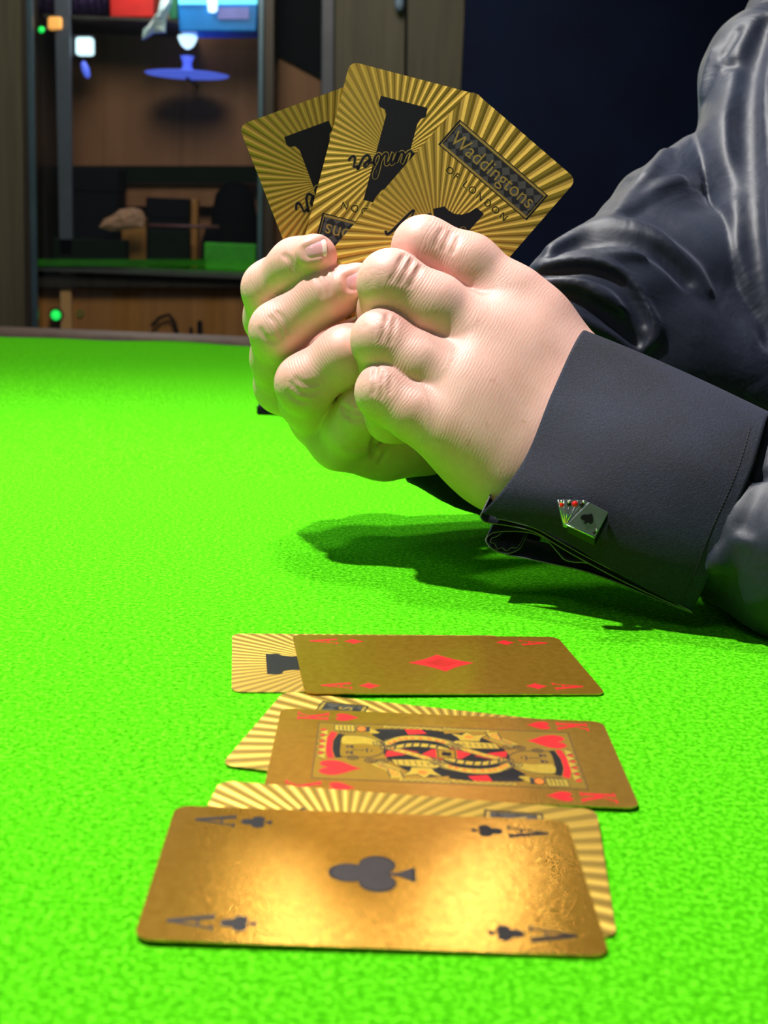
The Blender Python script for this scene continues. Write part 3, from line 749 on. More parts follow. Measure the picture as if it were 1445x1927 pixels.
def king(o):
    fr = Ink(.02); fr.stroke([(-18.6, -33.2), (18.6, -33.2), (18.6, 33.2), (-18.6, 33.2)], .35, closed=True); fr.build('court_frame', M['ink_dark'], o)
    R, K, Yw, G, Or = Ink(.03), Ink(.024), Ink(.036), Ink(.032), Ink(.052)
    D = Ink(.058)              # fine black drawing
    # background of the figure: black ground of the robe
    K.poly([(-14, 0), (15.5, 0), (16.5, 5), (16.0, 12), (15.4, 18), (11, 19), (7, 16.2), (-2, 15.8), (-5, 15), (-11, 11), (-15.5, 6)])
    # heart pip in the corner
    R.poly(heart(-11.6, 26.4, 9.4, 10.6))
    # crown: band, red velvet arc, points
    K.poly([(-5.4, 28.0), (-5.0, 26.2), (0, 26.8), (5, 26.8), (10.5, 26.0), (11.2, 27.8), (6, 28.9), (0, 28.9)])
    R.poly([(-5.6, 28.2), (0, 29.0), (6, 29.0), (11.4, 28.0), (12.6, 29.6), (7, 30.8), (0, 30.8), (-6.2, 29.8)])
    for i, x in enumerate((-4.5, -.5, 3.5, 7.5, 11.5)):
        Yw.poly([(x - 2, 30.6), (x, 33.0), (x + 2, 30.6)]); D.stroke([(x - 2, 30.7), (x, 32.9), (x + 2, 30.7)], .22)
        R.poly(circle(x + 2, 31.6, .7, .9, 10))
    # face, hair, beard
    G.poly(catmull([(-4.6, 26.4), (-4.4, 22), (-3.6, 18.6), (-1.0, 16.2), (3, 15.6), (7, 17.2), (9.6, 20.5), (10.2, 24), (9.6, 26.4), (4, 26.9)], 4, True))
    Yw.poly(catmull([(4.2, 26.4), (9.4, 26.2), (10.4, 22.5), (9.0, 18.6), (6.0, 16.0), (4.0, 17.4), (4.6, 21)], 4, True))
    for cx, cy, r in ((-4.9, 23.6, 1.35), (-6.2, 19.2, 1.4), (-6.4, 16.2, 1.45), (5.2, 17.2, 1.5), (2.2, 15.4, 1.3)):
        D.stroke(circle(cx, cy, r, r, 14), .32, closed=True); D.stroke(circle(cx, cy, r * .45, r * .45, 10), .3, closed=True)
    for y in (24.7, 22.7): pass
    D.stroke([(-2.6, 24.9), (-1.6, 25.3), (-.6, 24.9)], .4, 4).stroke([(1.4, 24.9), (2.4, 25.3), (3.4, 24.9)], .4, 4)
    D.poly(circle(-1.6, 24.0, .6, .45, 10)); D.poly(circle(2.3, 24.0, .6, .45, 10))
    D.stroke([(-2.8, 23.6), (-1.6, 24.6), (-.5, 23.6)], .25, 4).stroke([(1.2, 23.6), (2.4, 24.6), (3.5, 23.6)], .25, 4)
    D.stroke([(.4, 23.8), (.1, 21.4), (.9, 21.1)], .3, 4).stroke([(-1.0, 19.9), (.4, 20.3), (1.8, 19.9)], .42, 4).stroke([(-.4, 19.0), (1.0, 19.0)], .3)
    D.stroke(catmull([(-4.6, 26.2), (-4.4, 22), (-3.6, 18.6), (-1.0, 16.2), (3, 15.6), (7, 17.2), (9.6, 20.5), (10.2, 24), (9.8, 26.2)], 4), .34)
    # hand and weapon beside the crown
    for k in range(5): D.stroke([(11.4 + .2*k, 27 - .9*k), (13.4, 27.4 - .9*k)], .3)
    Yw.poly([(12.6, 23.4), (17.6, 23.8), (17.4, 29), (13.2, 28.8)]); D.stroke([(12.6, 23.4), (17.6, 23.8), (17.4, 29), (13.2, 28.8)], .3, closed=True)
    for k in range(4): D.stroke([(13.6, 24.6 + k), (17.0, 24.8 + k)], .22)
    Or.poly(circle(15.0, 21.8, 1.9, 1.3, 14)); D.stroke(circle(15.0, 21.8, 1.9, 1.3, 14), .3, closed=True)
    D.poly([(13.2, 19.6), (16.8, 19.6), (16.8, 20.5), (13.2, 20.5)])
    for a in range(5):
        w = math.radians(70 + a * 35); Yw.poly([(14.6, 18.4), (14.6 + 2.6*math.cos(w + .3), 18.4 + 2.0*math.sin(w + .3)), (14.6 + 2.6*math.cos(w - .3), 18.4 + 2.0*math.sin(w - .3))])
    # black striped sleeve down the right side and curved yellow bands with red squares
    for k in range(9): D.stroke([(13.6, 16.6 - k * .7), (16.6, 16.8 - k * .7)], .18)
    for off, w_ in ((0, 2.9),):
        arc = [(4.8, 15.6), (8.6, 12.5), (10.2, 8.5), (10.0, 4), (8.2, 0), (4.2, -4)]
        Yw.stroke(arc, 3.0, 5); D.stroke([(x + 1.6, y + .3) for x, y in arc], .32, 5).stroke([(x - 1.6, y - .3) for x, y in arc], .32, 5)
    for (x, y) in catmull([(5.8, 14.4), (8.8, 11.6), (9.9, 8.5), (9.8, 4), (8.0, .6)], 2):
        Or.poly([(x - .8, y - .45), (x + .5, y - .6), (x + .8, y + .45), (x - .5, y + .6)])
    arc = [(1.6, 15.0), (4.6, 10.5), (5.4, 6.5), (4.4, 2.2), (2.4, 0)]
    Yw.stroke(arc, 2.6, 5, z=.034); D.stroke([(x + 1.3, y) for x, y in arc], .26, 5).stroke([(x - 1.3, y) for x, y in arc], .26, 5)
    for i in range(6):
        x, y = catmull(arc, 2)[1 + i]; D.stroke([(x - 1.1, y + .3), (x + 1.1, y - .2)], .5)
    # red collar and diagonal bordered band
    R.poly([(-3.6, 15.6), (1.6, 15.0), (2.4, 11.5), (.4, 7.0), (-1.6, 10.4)]); R.poly([(-1.0, 6.4), (2.8, 3.6), (2.8, .4), (-3.8, 1.2)])
    R.poly([(12.4, 9.5), (16.2, 10.5), (16.4, 6.0), (13.6, 4.6)])
    Yw.stroke([(3.4, 16.2), (-.6, 9.2), (-5.8, 1.4)], 2.2, z=.040); D.stroke([(4.6, 16.0), (.6, 9.0), (-4.6, .9)], .26).stroke([(2.2, 16.2), (-1.8, 9.4), (-7.0, 2)], .26)
    for i in range(9): Or.poly(circle(3.0 - i * 1.02, 15.4 - i * 1.7, .42, .42, 8))
    # left sleeve: zigzag border, hand and flower cuff
    Yw.poly([(-5.0, 14.0), (-8.6, 13.0), (-9.6, 3.0), (-6.6, .6), (-4.2, 4.0)], z=.037); D.stroke([(-5.0, 14.0), (-8.6, 13.0), (-9.6, 3.0), (-6.6, .6), (-4.2, 4.0)], .3, closed=True)
    for k in range(7): D.stroke([(-5.2 - .3*k*.5, 12.6 - k*1.5), (-8.2, 12.2 - k*1.5)], .2)
    for k in range(4): D.stroke([(-4.2 - k*.9, 4.6), (-4.4 - k*.9, 1.4)], .3)
    Yw.poly([(-9.4, 9.0), (-12.0, 9.6), (-15.0, 11.5), (-13.8, 7.6), (-16.2, 6.0), (-13.6, 4.6), (-14.6, 1.6), (-11.6, 3.4), (-9.4, 4.0)]); D.stroke([(-9.4, 9.0), (-12.0, 9.6), (-15.0, 11.5), (-13.8, 7.6), (-16.2, 6.0), (-13.6, 4.6), (-14.6, 1.6), (-11.6, 3.4), (-9.4, 4.0)], .3, closed=True)
    Or.poly(circle(-12.4, 6.4, 1.0, 1.2, 10))
    Yw.stroke([(-7.5, 17.8), (-12.0, 13.4), (-16.4, 12.6)], 3.2); D.stroke([(-6.6, 19.2), (-11.2, 15.0), (-16.2, 14.2)], .3).stroke([(-8.4, 16.4), (-12.6, 11.8), (-16.4, 11.0)], .3)
    for x, y in ((-9.4, 16.2), (-11.6, 14.0), (-14, 13.2)): Or.stroke(circle(x, y, .8, .8, 8), .35, closed=True)
    Yw.stroke([(-17.4, 12), (-17.2, 6), (-17.6, 0)], 1.4); 
    for k in range(8): D.stroke([(-18.0, 11.4 - k*1.5), (-16.8, 10.6 - k*1.5), (-18.0, 9.9 - k*1.5)], .22)
    Yw.stroke([(17.2, 16), (17.4, 8), (17.0, 0)], 1.5)
    for k in range(9): D.stroke([(16.6, 15.4 - k*1.7), (17.9, 14.6 - k*1.7), (16.6, 13.8 - k*1.7)], .22)
    # square clasp in the middle
    Yw.poly([(-3.0, -2.6), (3.0, -2.6), (3.0, 2.6), (-3.0, 2.6)], z=.047); D.stroke([(-2.6, -2.2), (2.6, -2.2), (2.6, 2.2), (-2.6, 2.2)], .35, closed=True)
    D.poly([(-1.2, -1.2), (1.2, -1.2), (1.2, 1.2), (-1.2, 1.2)])
    ground = Ink(.016); ground.poly([(-18.4, -33), (18.4, -33), (18.4, 33), (-18.4, 33)]); ground.build('court_ground', M['gold_pale'], o)
    for ink, nm, mt in ((K, 'court_black', 'ink_black'), (G, 'court_face', 'gold_pale'), (R, 'court_red', 'ink_red'), (Yw, 'court_yellow', 'gold_bright'), (Or, 'court_orange', 'ink_orange'), (D, 'court_drawing', 'ink_dark')):
        
        if nm == 'court_face':
            ink.build(nm, M[mt], o); ink.xform(math.pi); ink.build(nm, M[mt], o)
        else: ink.twice(); ink.build(nm, M[mt], o)

def place(o, origin, ex, ey):
    ex = np.asarray(ex, float); ex /= np.linalg.norm(ex); ez = np.cross(ex, ey); ez /= np.linalg.norm(ez); ey = np.cross(ez, ex)
    mm_ = Matrix.Identity(4)
    for i in range(3): mm_[i][0], mm_[i][1], mm_[i][2], mm_[i][3] = ex[i], ey[i], ez[i], origin[i] * MM
    o.matrix_world = mm_
def on_table(o, x, y, th, z, tx, ty, flip=1):
    # long side of the card along the table's width; th turns it; tx, ty are the slopes of its long and short side
    lx = np.array([math.cos(th), math.sin(th), tx]); ly = np.array([-math.sin(th), math.cos(th), ty])
    place(o, (x, y, z), ly * flip, -lx * flip)     # the card's own up points to the left of the picture
CG = 'golden playing cards dealt on the felt'
back1 = card_back(card_body('playing_card', M['gold_back'])); on_table(back1, -.67, 398.5, .1155, .45, 0, 0)
back1.matrix_world = back1.matrix_world @ Matrix.Rotation(math.pi, 4, 'Z')
tag(back1, 'face-down golden card sticking out left from under the ace of diamonds', 'playing card', CG)
back2 = card_back(card_body('playing_card', M['gold_back'])); on_table(back2, 11.34, 330.7, -.1948, .75, 0, 0)
tag(back2, 'face-down golden card tilted under the king of hearts', 'playing card', CG)
dia = card_face(card_body('playing_card', M['gold_front']), 'diamond'); on_table(dia, 19.47, 397.9, .1383, 1.05, -.008, 0)
tag(dia, 'golden ace of diamonds, farthest face-up card on the felt', 'playing card', CG)
kin = card_face(card_body('playing_card', M['gold_front']), 'heart'); on_table(kin, 18.33, 322.9, .0068, 1.35, -.003, .003)
tag(kin, 'golden king of hearts lying between the two aces', 'playing card', CG)
back3 = card_back(card_body('playing_card', M['gold_back'])); on_table(back3, 5.79, 267.1, -.0743, 1.40, -.006, .020, 1)
tag(back3, 'face-down golden card mostly hidden under the ace of clubs', 'playing card', CG)
clb = card_face(card_body('playing_card', M['gold_front']), 'club'); on_table(clb, .62, 255.9, .0195, 1.58, -.006, .020)
tag(clb, 'golden ace of clubs, nearest card on the felt', 'playing card', CG)

def in_hand(o, c, d, r2, d2, a=0.0, b=0.0, up=-1):
    # r2 runs along the short side, d2 down the long side as seen; a, b lean the card away along them
    c = P(c[0], c[1], d)
    ex = CR * r2[0] - CU * r2[1] + CF * a; dn = CR * d2[0] - CU * d2[1] + CF * b
    if up < 0: place(o, c, -ex, dn)                # panel end pointing down
    else: place(o, c, ex, -dn)
HG = 'golden playing cards held as a fan'
h1 = card_back(card_body('playing_card', M['gold_back'])); in_hand(h1, (645, 386), 556.0, (.925, -.380), (.310, .951), .13, .13)
tag(h1, 'leftmost golden card of the held fan, leaning left', 'playing card', HG)
h2 = card_back(card_body('playing_card', M['gold_back'])); in_hand(h2, (734, 346), 551.0, (.9677, .2523), (-.2523, .9677), 0, .02)
tag(h2, 'middle golden card of the held fan, with the whole numeral showing', 'playing card', HG)
h3 = card_back(card_body('playing_card', M['gold_back'])); in_hand(h3, (852, 407), 548.6, (.755, .656), (-.645, .764), -.02, .0, 1)
tag(h3, 'rightmost golden card of the held fan, with the lozenge panel at its top', 'playing card', HG)
#--PART4--
back3.matrix_world = back3.matrix_world @ Matrix.Rotation(math.pi, 4, 'Z')

def on_cloth(f, pts, d0):      # follow the cloth under a drawn line
    S = march(f, [q[0] for q in pts], [q[1] for q in pts], d0)
    return catmull(list(S), 3)
def ridges(specs, f, d0):
    out = []
    for kind, r, h, k, pts in specs:
        line = on_cloth(f, pts, d0); n = len(line)
        tap = [r * (.35 + .65 * math.sin(math.pi * min(1, max(0, (i + .7) / (n + .4)))) ** .6) for i in range(n)]
        sgn = 1 if kind == 'r' else -1
        out.append((kind, k, [(q + CF * sgn * (tr_ - h * tr_ / r), tr_) for q, tr_ in zip(line, tap)]))
    return out
def apply_ridges(p, D, rs):
    for kind, k, pts in rs:
        c = np.mean([q for q, _ in pts], 0); R = max(np.linalg.norm(q - c) + r for q, r in pts) + 14
        u = ((p - c) ** 2).sum(1) < R * R
        if not u.any(): continue
        d = chain(p[u], pts, .02); D[u] = smin(D[u], d, k) if kind == 'r' else smax(D[u], -d, k)
    return D
# ------------------------------------------------------------------ the person: hands
person = tag(empty('person', (330, 640, 0)), 'person in a black satin shirt holding a fan of golden cards in both hands', 'person')
def J(px, py, d, r): return (P(px, py, d), r)
near_fingers = [
    [J(958, 562, 524, 12.2), J(882, 500, 524, 11.6), J(797, 466, 526, 11.4), J(772, 520, 536, 9.8), J(800, 590, 538, 8.6)],
    [J(908, 640, 514, 12.0), J(820, 578, 513, 11.8), J(735, 532, 514, 11.8), J(722, 590, 530, 9.8), J(760, 650, 537, 8.6)],
    [J(866, 724, 507, 11.4), J(792, 686, 507, 10.8), J(718, 640, 509, 10.7), J(718, 692, 527, 9.2), J(762, 735, 534, 8.2)],
    [J(840, 806, 503, 11.0), J(782, 776, 503, 10.4), J(724, 738, 506, 10.2), J(735, 787, 521, 8.6), J(785, 800, 527, 7.6)],
]
near_thumb = [J(985, 640, 545, 13), J(930, 570, 560, 11), J(850, 520, 562, 10.0), J(770, 490, 562, 9)]
near_palm = [
    [near_fingers[0][0], J(1012, 668, 525, 17.5), J(1120, 735, 520, 17)],
    [near_fingers[1][0], J(992, 735, 517, 17.5), J(1100, 790, 511, 18)],
    [near_fingers[2][0], J(972, 810, 510, 16.5), J(1085, 850, 505, 18)],
    [near_fingers[3][0], J(925, 868, 507, 14.6), J(966, 893, 505, 14.0), J(1085, 925, 502, 14)],
    [J(900, 650, 523, 13), J(875, 760, 518, 13), J(930, 830, 514, 15)],
    [J(1000, 606, 526, 12), J(945, 680, 516, 11.5), J(900, 752, 509, 11.5), J(872, 815, 505, 11)],
]
far_fingers = [
    [J(540, 655, 582, 11.5), J(510, 600, 572, 10.8), J(507, 543, 554, 10.6), J(557, 499, 540, 10.0), J(592, 483, 532, 8.9)],
    [J(532, 726, 572, 11.5), J(524, 675, 558, 10.8), J(524, 622, 542, 10.9), J(614, 555, 534, 10.2), J(672, 537, 534, 8.9)],
    [J(602, 784, 566, 12.2), J(582, 752, 550, 11.6), J(574, 722, 532, 11.0), J(648, 668, 527, 10.6), J(700, 634, 539, 9.2)],
    [J(640, 828, 558, 12.0), J(664, 800, 545, 11.2), J(690, 770, 535, 10.6), J(728, 734, 541, 9.6), J(752, 708, 551, 8.2)],
]
far_thumb = [J(640, 740, 600, 13), J(610, 650, 597, 11.5), J(628, 575, 582, 10), J(665, 520, 571, 8.6)]
far_palm = [
    [far_fingers[0][0], J(760, 740, 600, 16), J(900, 790, 610, 22)],
    [far_fingers[1][0], J(700, 770, 592, 14), J(840, 796, 602, 20)],
    [far_fingers[2][0], J(735, 800, 582, 15), J(840, 806, 596, 20)],
    [far_fingers[3][0], J(722, 836, 570, 13.2), J(782, 815, 580, 15), J(860, 800, 596, 20)],
    [J(690, 822, 560, 10), J(760, 812, 568, 12), J(800, 800, 580, 14)],
]
def hand_field(fingers, palm, thumb, kw=6, km=14):
    def f(p):
        pal = None
        for ch in palm:
            d = chain(p, ch, 8); pal = d if pal is None else smin(pal, d, km)
        D = pal
        for fi in fingers:
            D = smin(D, smin(chain(p, fi, 5), pal, kw), .9)
        return smin(D, smin(chain(p, thumb, 4), pal, 9), 1.0)
    return f
def hand_attrs(V, f, fingers, palm_dir, arm_axis, arm_org):
    nrm = grad(f, V)
    best = np.full(len(V), 1e9); al = np.zeros(len(V)); kn = np.zeros(len(V)); do = np.zeros(len(V)); tp = np.zeros(len(V))
    for fi in fingers:
        pts = [np.asarray(j[0]) for j in fi]; acc = 0
        for i in range(len(pts) - 1):
            a, b = pts[i], pts[i + 1]; ab = b - a; L = np.linalg.norm(ab)
            t_ = np.clip(((V - a) @ ab) / L ** 2, 0, 1); d = np.linalg.norm(V - (a + t_[:, None] * ab), axis=1) - (fi[i][1] * (1 - t_) + fi[i + 1][1] * t_)
            u = d < best; best[u] = d[u]; al[u] = (acc + t_ * L)[u]; acc += L
            bd = (2 * pts[2] - pts[1] - pts[3]); bd /= np.linalg.norm(bd)
            do[u] = np.clip(nrm[u] @ bd * .8 + .45, 0, 1)
        for jn, wd in ((2, 6.0), (3, 4.0)):
            kn = np.maximum(kn, np.exp(-((V - pts[jn]) ** 2).sum(1) / (2 * (fi[jn][1] + wd * .35) ** 2)) * (do > .3))
        kn = np.maximum(kn, .6 * np.exp(-((V - pts[0]) ** 2).sum(1) / (2 * 11.0 ** 2)))
        tp = np.maximum(tp, np.exp(-((V - pts[4]) ** 2).sum(1) / (2 * 8.0 ** 2)))
    pm = best > 1.8
    al[pm] = ((V[pm] - arm_org) @ arm_axis); do[pm] = np.clip(nrm[pm] @ palm_dir * .8 + .4, 0, 1)
    return dict(along=al, knuckle=kn, dorsal=do, tip=tp)
fn, ff0 = hand_field(near_fingers, near_palm, near_thumb), hand_field(far_fingers, far_palm, far_thumb, 4, 9)
near_creases = ridges([('f', 1.5, .15, 1.0, l) for l in (
    [(834, 430), (826, 446), (820, 462)], [(848, 436), (840, 454), (834, 470)], [(862, 446), (856, 462), (850, 476)],
    [(763, 478), (750, 502), (736, 528)], [(778, 487), (765, 512), (752, 534)], [(793, 500), (782, 520), (772, 538)],
    [(731, 588), (726, 612), (718, 640)], [(745, 598), (740, 622), (734, 646)],
    [(708, 688), (704, 715), (702, 742)], [(722, 700), (718, 722), (716, 748)], [(735, 710), (733, 738)])], fn, 480)
fn_ = fn
fn = lambda p: apply_ridges(p, fn_(p), near_creases)
far_creases = ridges([('f', 1.5, .24, 1.0, l) for l in (
    [(748, 842), (730, 852), (716, 872)], [(650, 846), (676, 850), (700, 842)],
    [(548, 722), (562, 738), (584, 742), (604, 736)], [(556, 712), (572, 724), (596, 722)], [(540, 740), (556, 756), (580, 760)],
    [(488, 620), (500, 640), (520, 646)], [(508, 596), (522, 612), (530, 636)], [(520, 588), (534, 604), (542, 626)],
    [(596, 520), (604, 538), (606, 560)], [(610, 512), (618, 532), (620, 556)], [(532, 480), (544, 492), (550, 508)],
    [(642, 776), (660, 790), (684, 790)], [(640, 764), (658, 776), (680, 776)])], ff0, 490)
far_creases += ridges([('f', 2.2, .9, 1.6, [(722, 800), (709, 828), (706, 858)])], ff0, 490)
ff00 = ff0
ff0 = lambda p: apply_ridges(p, ff00(p), far_creases)
nail_folds = []                # the soft rim of skin round each visible nail
for pts in ([(604, 446), (582, 455), (566, 464), (566, 480), (577, 494), (604, 490)], [(690, 500), (661, 509), (643, 518), (641, 535), (652, 556), (688, 549)]):
    Sx = march(ff0, [q[0] for q in pts], [q[1] for q in pts], 515); gx = grad(ff0, Sx, 1.0)
    nail_folds.append([(q, 1.5) for q in catmull(list(Sx - gx * .75), 3)])
def ff(p):
    D = ff0(p)
    for nf in nail_folds:
        c_ = np.mean([q for q, _ in nf], 0); u = ((p - c_) ** 2).sum(1) < 400
        if u.any(): D[u] = smin(D[u], chain(p[u], nf, 1), 1.6)
    return D
def bounds(groups, pad=4):
    a = np.array([np.asarray(j[0]) - j[1] for g in groups for j in g]); b = np.array([np.asarray(j[0]) + j[1] for g in groups for j in g])
    return a.min(0) - pad, b.max(0) + pad
VS = .62
Vn, Qn = sdf_mesh(fn, *bounds(near_fingers + near_palm + [near_thumb]), VS)
Vf, Qf = sdf_mesh(ff, *bounds(far_fingers + far_palm + [far_thumb]), VS)
ax = P(1200, 850, 505) - P(1000, 770, 515); ax /= np.linalg.norm(ax)
An = hand_attrs(Vn, fn, near_fingers, -CF, ax, P(900, 700, 515))
axf = P(840, 800, 596) - P(560, 740, 575); axf /= np.linalg.norm(axf)
Af = hand_attrs(Vf, ff, far_fingers, CF, axf, P(560, 740, 575))
# arms and trunk inside the clothes, one skin with the hands
L_el, L_sh = P(1960, 1060, 425), P(2200, 240, 520)
R_sh, R_el, R_wr = P(1525, 200, 728), P(1490, 650, 668), P(880, 792, 606)
arms = [[(P(1085, 820, 512), 15), (P(1320, 930, 502), 14), (L_el, 26)], [(L_el, 26), (L_sh, 42)], [(R_wr, 17), (P(1060, 600, 620), 11), (P(1280, 520, 645), 18), (R_el, 30)], [(R_el, 34), (R_sh, 42)],
        [(R_sh, 32), (np.array([400, 620, 190.]), 80), (L_sh, 42)], [(np.array([400, 620, 190.]), 85), (np.array([420, 620, -60.]), 95)]]
fa = lambda p: __import__('functools').reduce(lambda a, c_: smin(a, chain(p, c_, 12), 20), arms[1:], chain(p, arms[0], 12))
Va, Qa = sdf_mesh(fa, *bounds(arms), 5)
Vb = np.concatenate([Vn, Vf, Va]); Qb = np.concatenate([Qn, Qf + len(Vn), Qa + len(Vn) + len(Vf)])
za = np.zeros(len(Va))
body = rel(obj_np('body', Vb, Qb, M['skin'], None, {k: np.concatenate([An[k], Af[k], za]) for k in An}), person)
def nail(quad, f, d0, label=None):
    # quad: base-top, tip-top, tip-bottom, base-bottom; a curved plate lying in the finger end
    n = 13; PX, PYl, A, B = [], [], [], []
    q = [np.array(c_, float) for c_ in quad]
    for i in range(n):
        for j in range(n):
            a, b_ = i / (n - 1), j / (n - 1)
            # squircle outline with a rounder base
            u, v = 2 * a - 1, 2 * b_ - 1
            if u < 0: uu = u * math.sqrt(max(0, 1 - .3 * v * v)); 
            else: uu = u * (1 - .06 * v * v)
            vv = v * (1 - .10 * u * u)
            a2, b2 = (uu + 1) / 2, (vv + 1) / 2
            p = (q[0] * (1 - a2) + q[1] * a2) * (1 - b2) + (q[3] * (1 - a2) + q[2] * a2) * b2
            PX.append(p[0]); PYl.append(p[1]); A.append(a); B.append(b_)
    S = march(f, PX, PYl, d0); nr = grad(f, S, 1.2)
    A, B = np.array(A), np.array(B)
    edge = np.minimum(np.minimum(A, 1 - A * .6) * 4, np.minimum(B, 1 - B) * 4).clip(0, 1)
    lift = -.30 + .75 * np.sqrt(edge) + .30 * (A > .9)
    V = S + nr * lift[:, None]
    F = [(i*n+j, (i+1)*n+j, (i+1)*n+j+1, i*n+j+1) for i in range(n-1) for j in range(n-1)]
    fm = [1 if i >= n - 3 else 0 for i in range(n-1) for j in range(n-1)]
    o = obj('nail', V, F, None, None, True, [M['nail'], M['nail_rim']], fm); rel(o, person); o.parent = body; o.matrix_parent_inverse = Matrix.Identity(4)
    bm = bmesh.new(); bm.from_mesh(o.data); bmesh.ops.recalc_face_normals(bm, faces=bm.faces); bm.to_mesh(o.data); bm.free()
    return o
nail([(566, 462), (611, 447), (615, 485), (574, 492)], ff0, 515)
nail([(640, 517), (692, 504), (699, 544), (654, 554)], ff0, 515)

# ------------------------------------------------------------------ the shirt
def fold_noise(p, amp, sc, ax_):
    q = p / sc
    return amp * (np.sin(q[:, 0] * 1.3 + 1.7 * np.sin(q[:, 2] * .7 + ax_)) * np.sin(q[:, 1] * .9 + q[:, 2] * 1.1 + ax_))
up_arm = [(P(1540, 190, 740), 52), (P(1457, 152, 720), 37), (P(1446, 330, 682), 38), (P(1520, 500, 640), 42), (P(1600, 680, 628), 46)]
fore = [(P(1460, 640, 682), 44), (P(1290, 545, 656), 36), (P(1160, 560, 628), 30), (P(1068, 572, 616), 20), (P(880, 785, 606), 24)]
fore_top = [(P(1312, 308, 690), 15), (P(1237, 402, 666), 22), (P(1152, 500, 642), 22), (P(1060, 540, 622), 16)]
fore_low = [(P(1120, 610, 620), 24), (P(1250, 680, 632), 34), (P(1420, 740, 650), 44)]
def sleeve_far0(p):
    D = smin(chain(p, fore, 10), chain(p, fore_top, 6), 10)
    D = smin(D, chain(p, fore_low, 8), 14)
    return smin(D, chain(p, up_arm, 12), 2.5)
far_folds = ridges([
    ('r', 3.2, 2.6, 4, [(999, 510), (1031, 492), (1077, 486), (1134, 481), (1186, 478), (1212, 482)]),
    ('r', 3.0, 2.8, 4, [(1015, 508), (1065, 497), (1131, 499), (1173, 526), (1212, 578), (1231, 613), (1234, 632), (1216, 650)]),
    ('r', 2.6, 2.2, 4, [(1057, 574), (1115, 607), (1163, 636), (1189, 661)]),
    ('r', 3.4, 2.4, 6, [(1015, 528), (1077, 530), (1109, 540), (1134, 562), (1160, 584)]),
    ('r', 4.0, 3.0, 7, [(1040, 470), (1100, 436), (1160, 425), (1220, 440), (1254, 466), (1302, 510), (1324, 545)]),
    ('f', 5.0, 4.0, 4, [(1044, 481), (1093, 456), (1160, 447), (1218, 464), (1254, 490), (1290, 530)]),
    ('f', 4.0, 3.6, 4, [(1012, 519), (1093, 510), (1154, 526), (1186, 558), (1210, 606)]),
    ('f', 4.0, 3.0, 4, [(1040, 552), (1100, 572), (1160, 606), (1200, 640)]),
    ('f', 1.6, 1.4, 2, [(1313, 168), (1309, 200), (1306, 232)]),
    ('f', 2.6, 1.0, 4, [(1366, 122), (1384, 116), (1402, 106)]),
    ('f', 2.4, .9, 4, [(1360, 102), (1372, 80), (1384, 58)]),
    ('r', 3.0, 1.2, 6, [(1346, 100), (1334, 140), (1326, 180)]),
    ('f', 7.0, 8.0, 6, [(1443, 40), (1418, 104), (1405, 170), (1404, 270), (1412, 394), (1428, 520), (1450, 640)]),
    ('r', 3.4, 1.6, 6, [(1150, 420), (1190, 370), (1230, 320), (1250, 290)]),
    ('r', 2.4, 1.0, 5, [(1180, 400), (1215, 375), (1250, 350), (1280, 340)]),
], sleeve_far0, 540)
def sleeve_far(p): return apply_ridges(p, sleeve_far0(p) + fold_noise(p, .55, 9, 1.0), far_folds)
chest = [(P(1600, 90, 745), 62), (P(1650, 330, 730), 74), (P(1800, 600, 725), 70)]
def torso(p):
    D = smin(chain(p, chest, 15), chain(p, [(L_sh, 60), (np.array([400, 620, 190.]), 95)], 10), 40)
    D = smin(D, chain(p, [(np.array([400, 620, 190.]), 96), (np.array([420, 620, -60.]), 106)], 10), 30)
    D = smin(D, chain(p, [(R_sh, 48), (np.array([400, 620, 190.]), 98), (L_sh, 60)], 10), 24)
    D = smin(D, chain(p, [(P(1500, 160, 715), 14), (P(1476, 330, 700), 14), (P(1500, 600, 690), 16)], 8), 24)
    return D + fold_noise(p, 2.0, 30, 2.2)
near_pts = [(P(1388, 1032, 478), 21), (P(1530, 1050, 462), 30), (L_el, 40)]
def sleeve_near0(p):
    D = smin(chain(p, near_pts, 10), chain(p, [(L_el, 40), (L_sh, 58)], 12), 20)
    D = smin(D, chain(p, [(P(1290, 850, 508), 18), (P(1400, 890, 497), 20), (P(1530, 960, 480), 28)], 8), 6)
    return smin(D, chain(p, [(P(1430, 900, 484), 19), (P(1530, 960, 470), 28)], 8), 6)
near_folds = ridges([
    ('r', 4.4, 3.0, 5, [(1412, 912), (1392, 962), (1368, 1020), (1342, 1080), (1320, 1124)]),
    ('f', 2.2, 3.0, 2, [(1398, 918), (1420, 903), (1444, 892), (1480, 878)]),
    ('r', 2.0, 1.4, 3, [(1372, 1020), (1392, 1018), (1412, 1022)]),
], sleeve_near0, 400)
def sleeve_near(p): return smax(apply_ridges(p, sleeve_near0(p) + fold_noise(p, .5, 8, .4), near_folds), .7 - p[:, 2], 3)
def cloth_mesh(name, f, groups, vs, pad=8):
    V, Q = sdf_mesh(f, *bounds(groups, pad), vs)
    return rel(obj_np(name, V, Q, M['satin'], None), person)
shirt = cloth_mesh('shirt', torso, [chest, [(R_sh, 48), (L_sh, 60), (np.array([400, 620, 190.]), 96), (np.array([420, 620, -60.]), 106)]], 4.5, 14)
def shirt_part(o): o.parent = shirt; o.matrix_parent_inverse = Matrix.Identity(4); return o
shirt_part(cloth_mesh('sleeve', sleeve_far, [up_arm, fore, fore_top, fore_low], 1.3, 10))
shirt_part(cloth_mesh('sleeve', sleeve_near, [near_pts, [(L_sh, 58), (P(1290, 850, 508), 20)]], 1.9, 8))

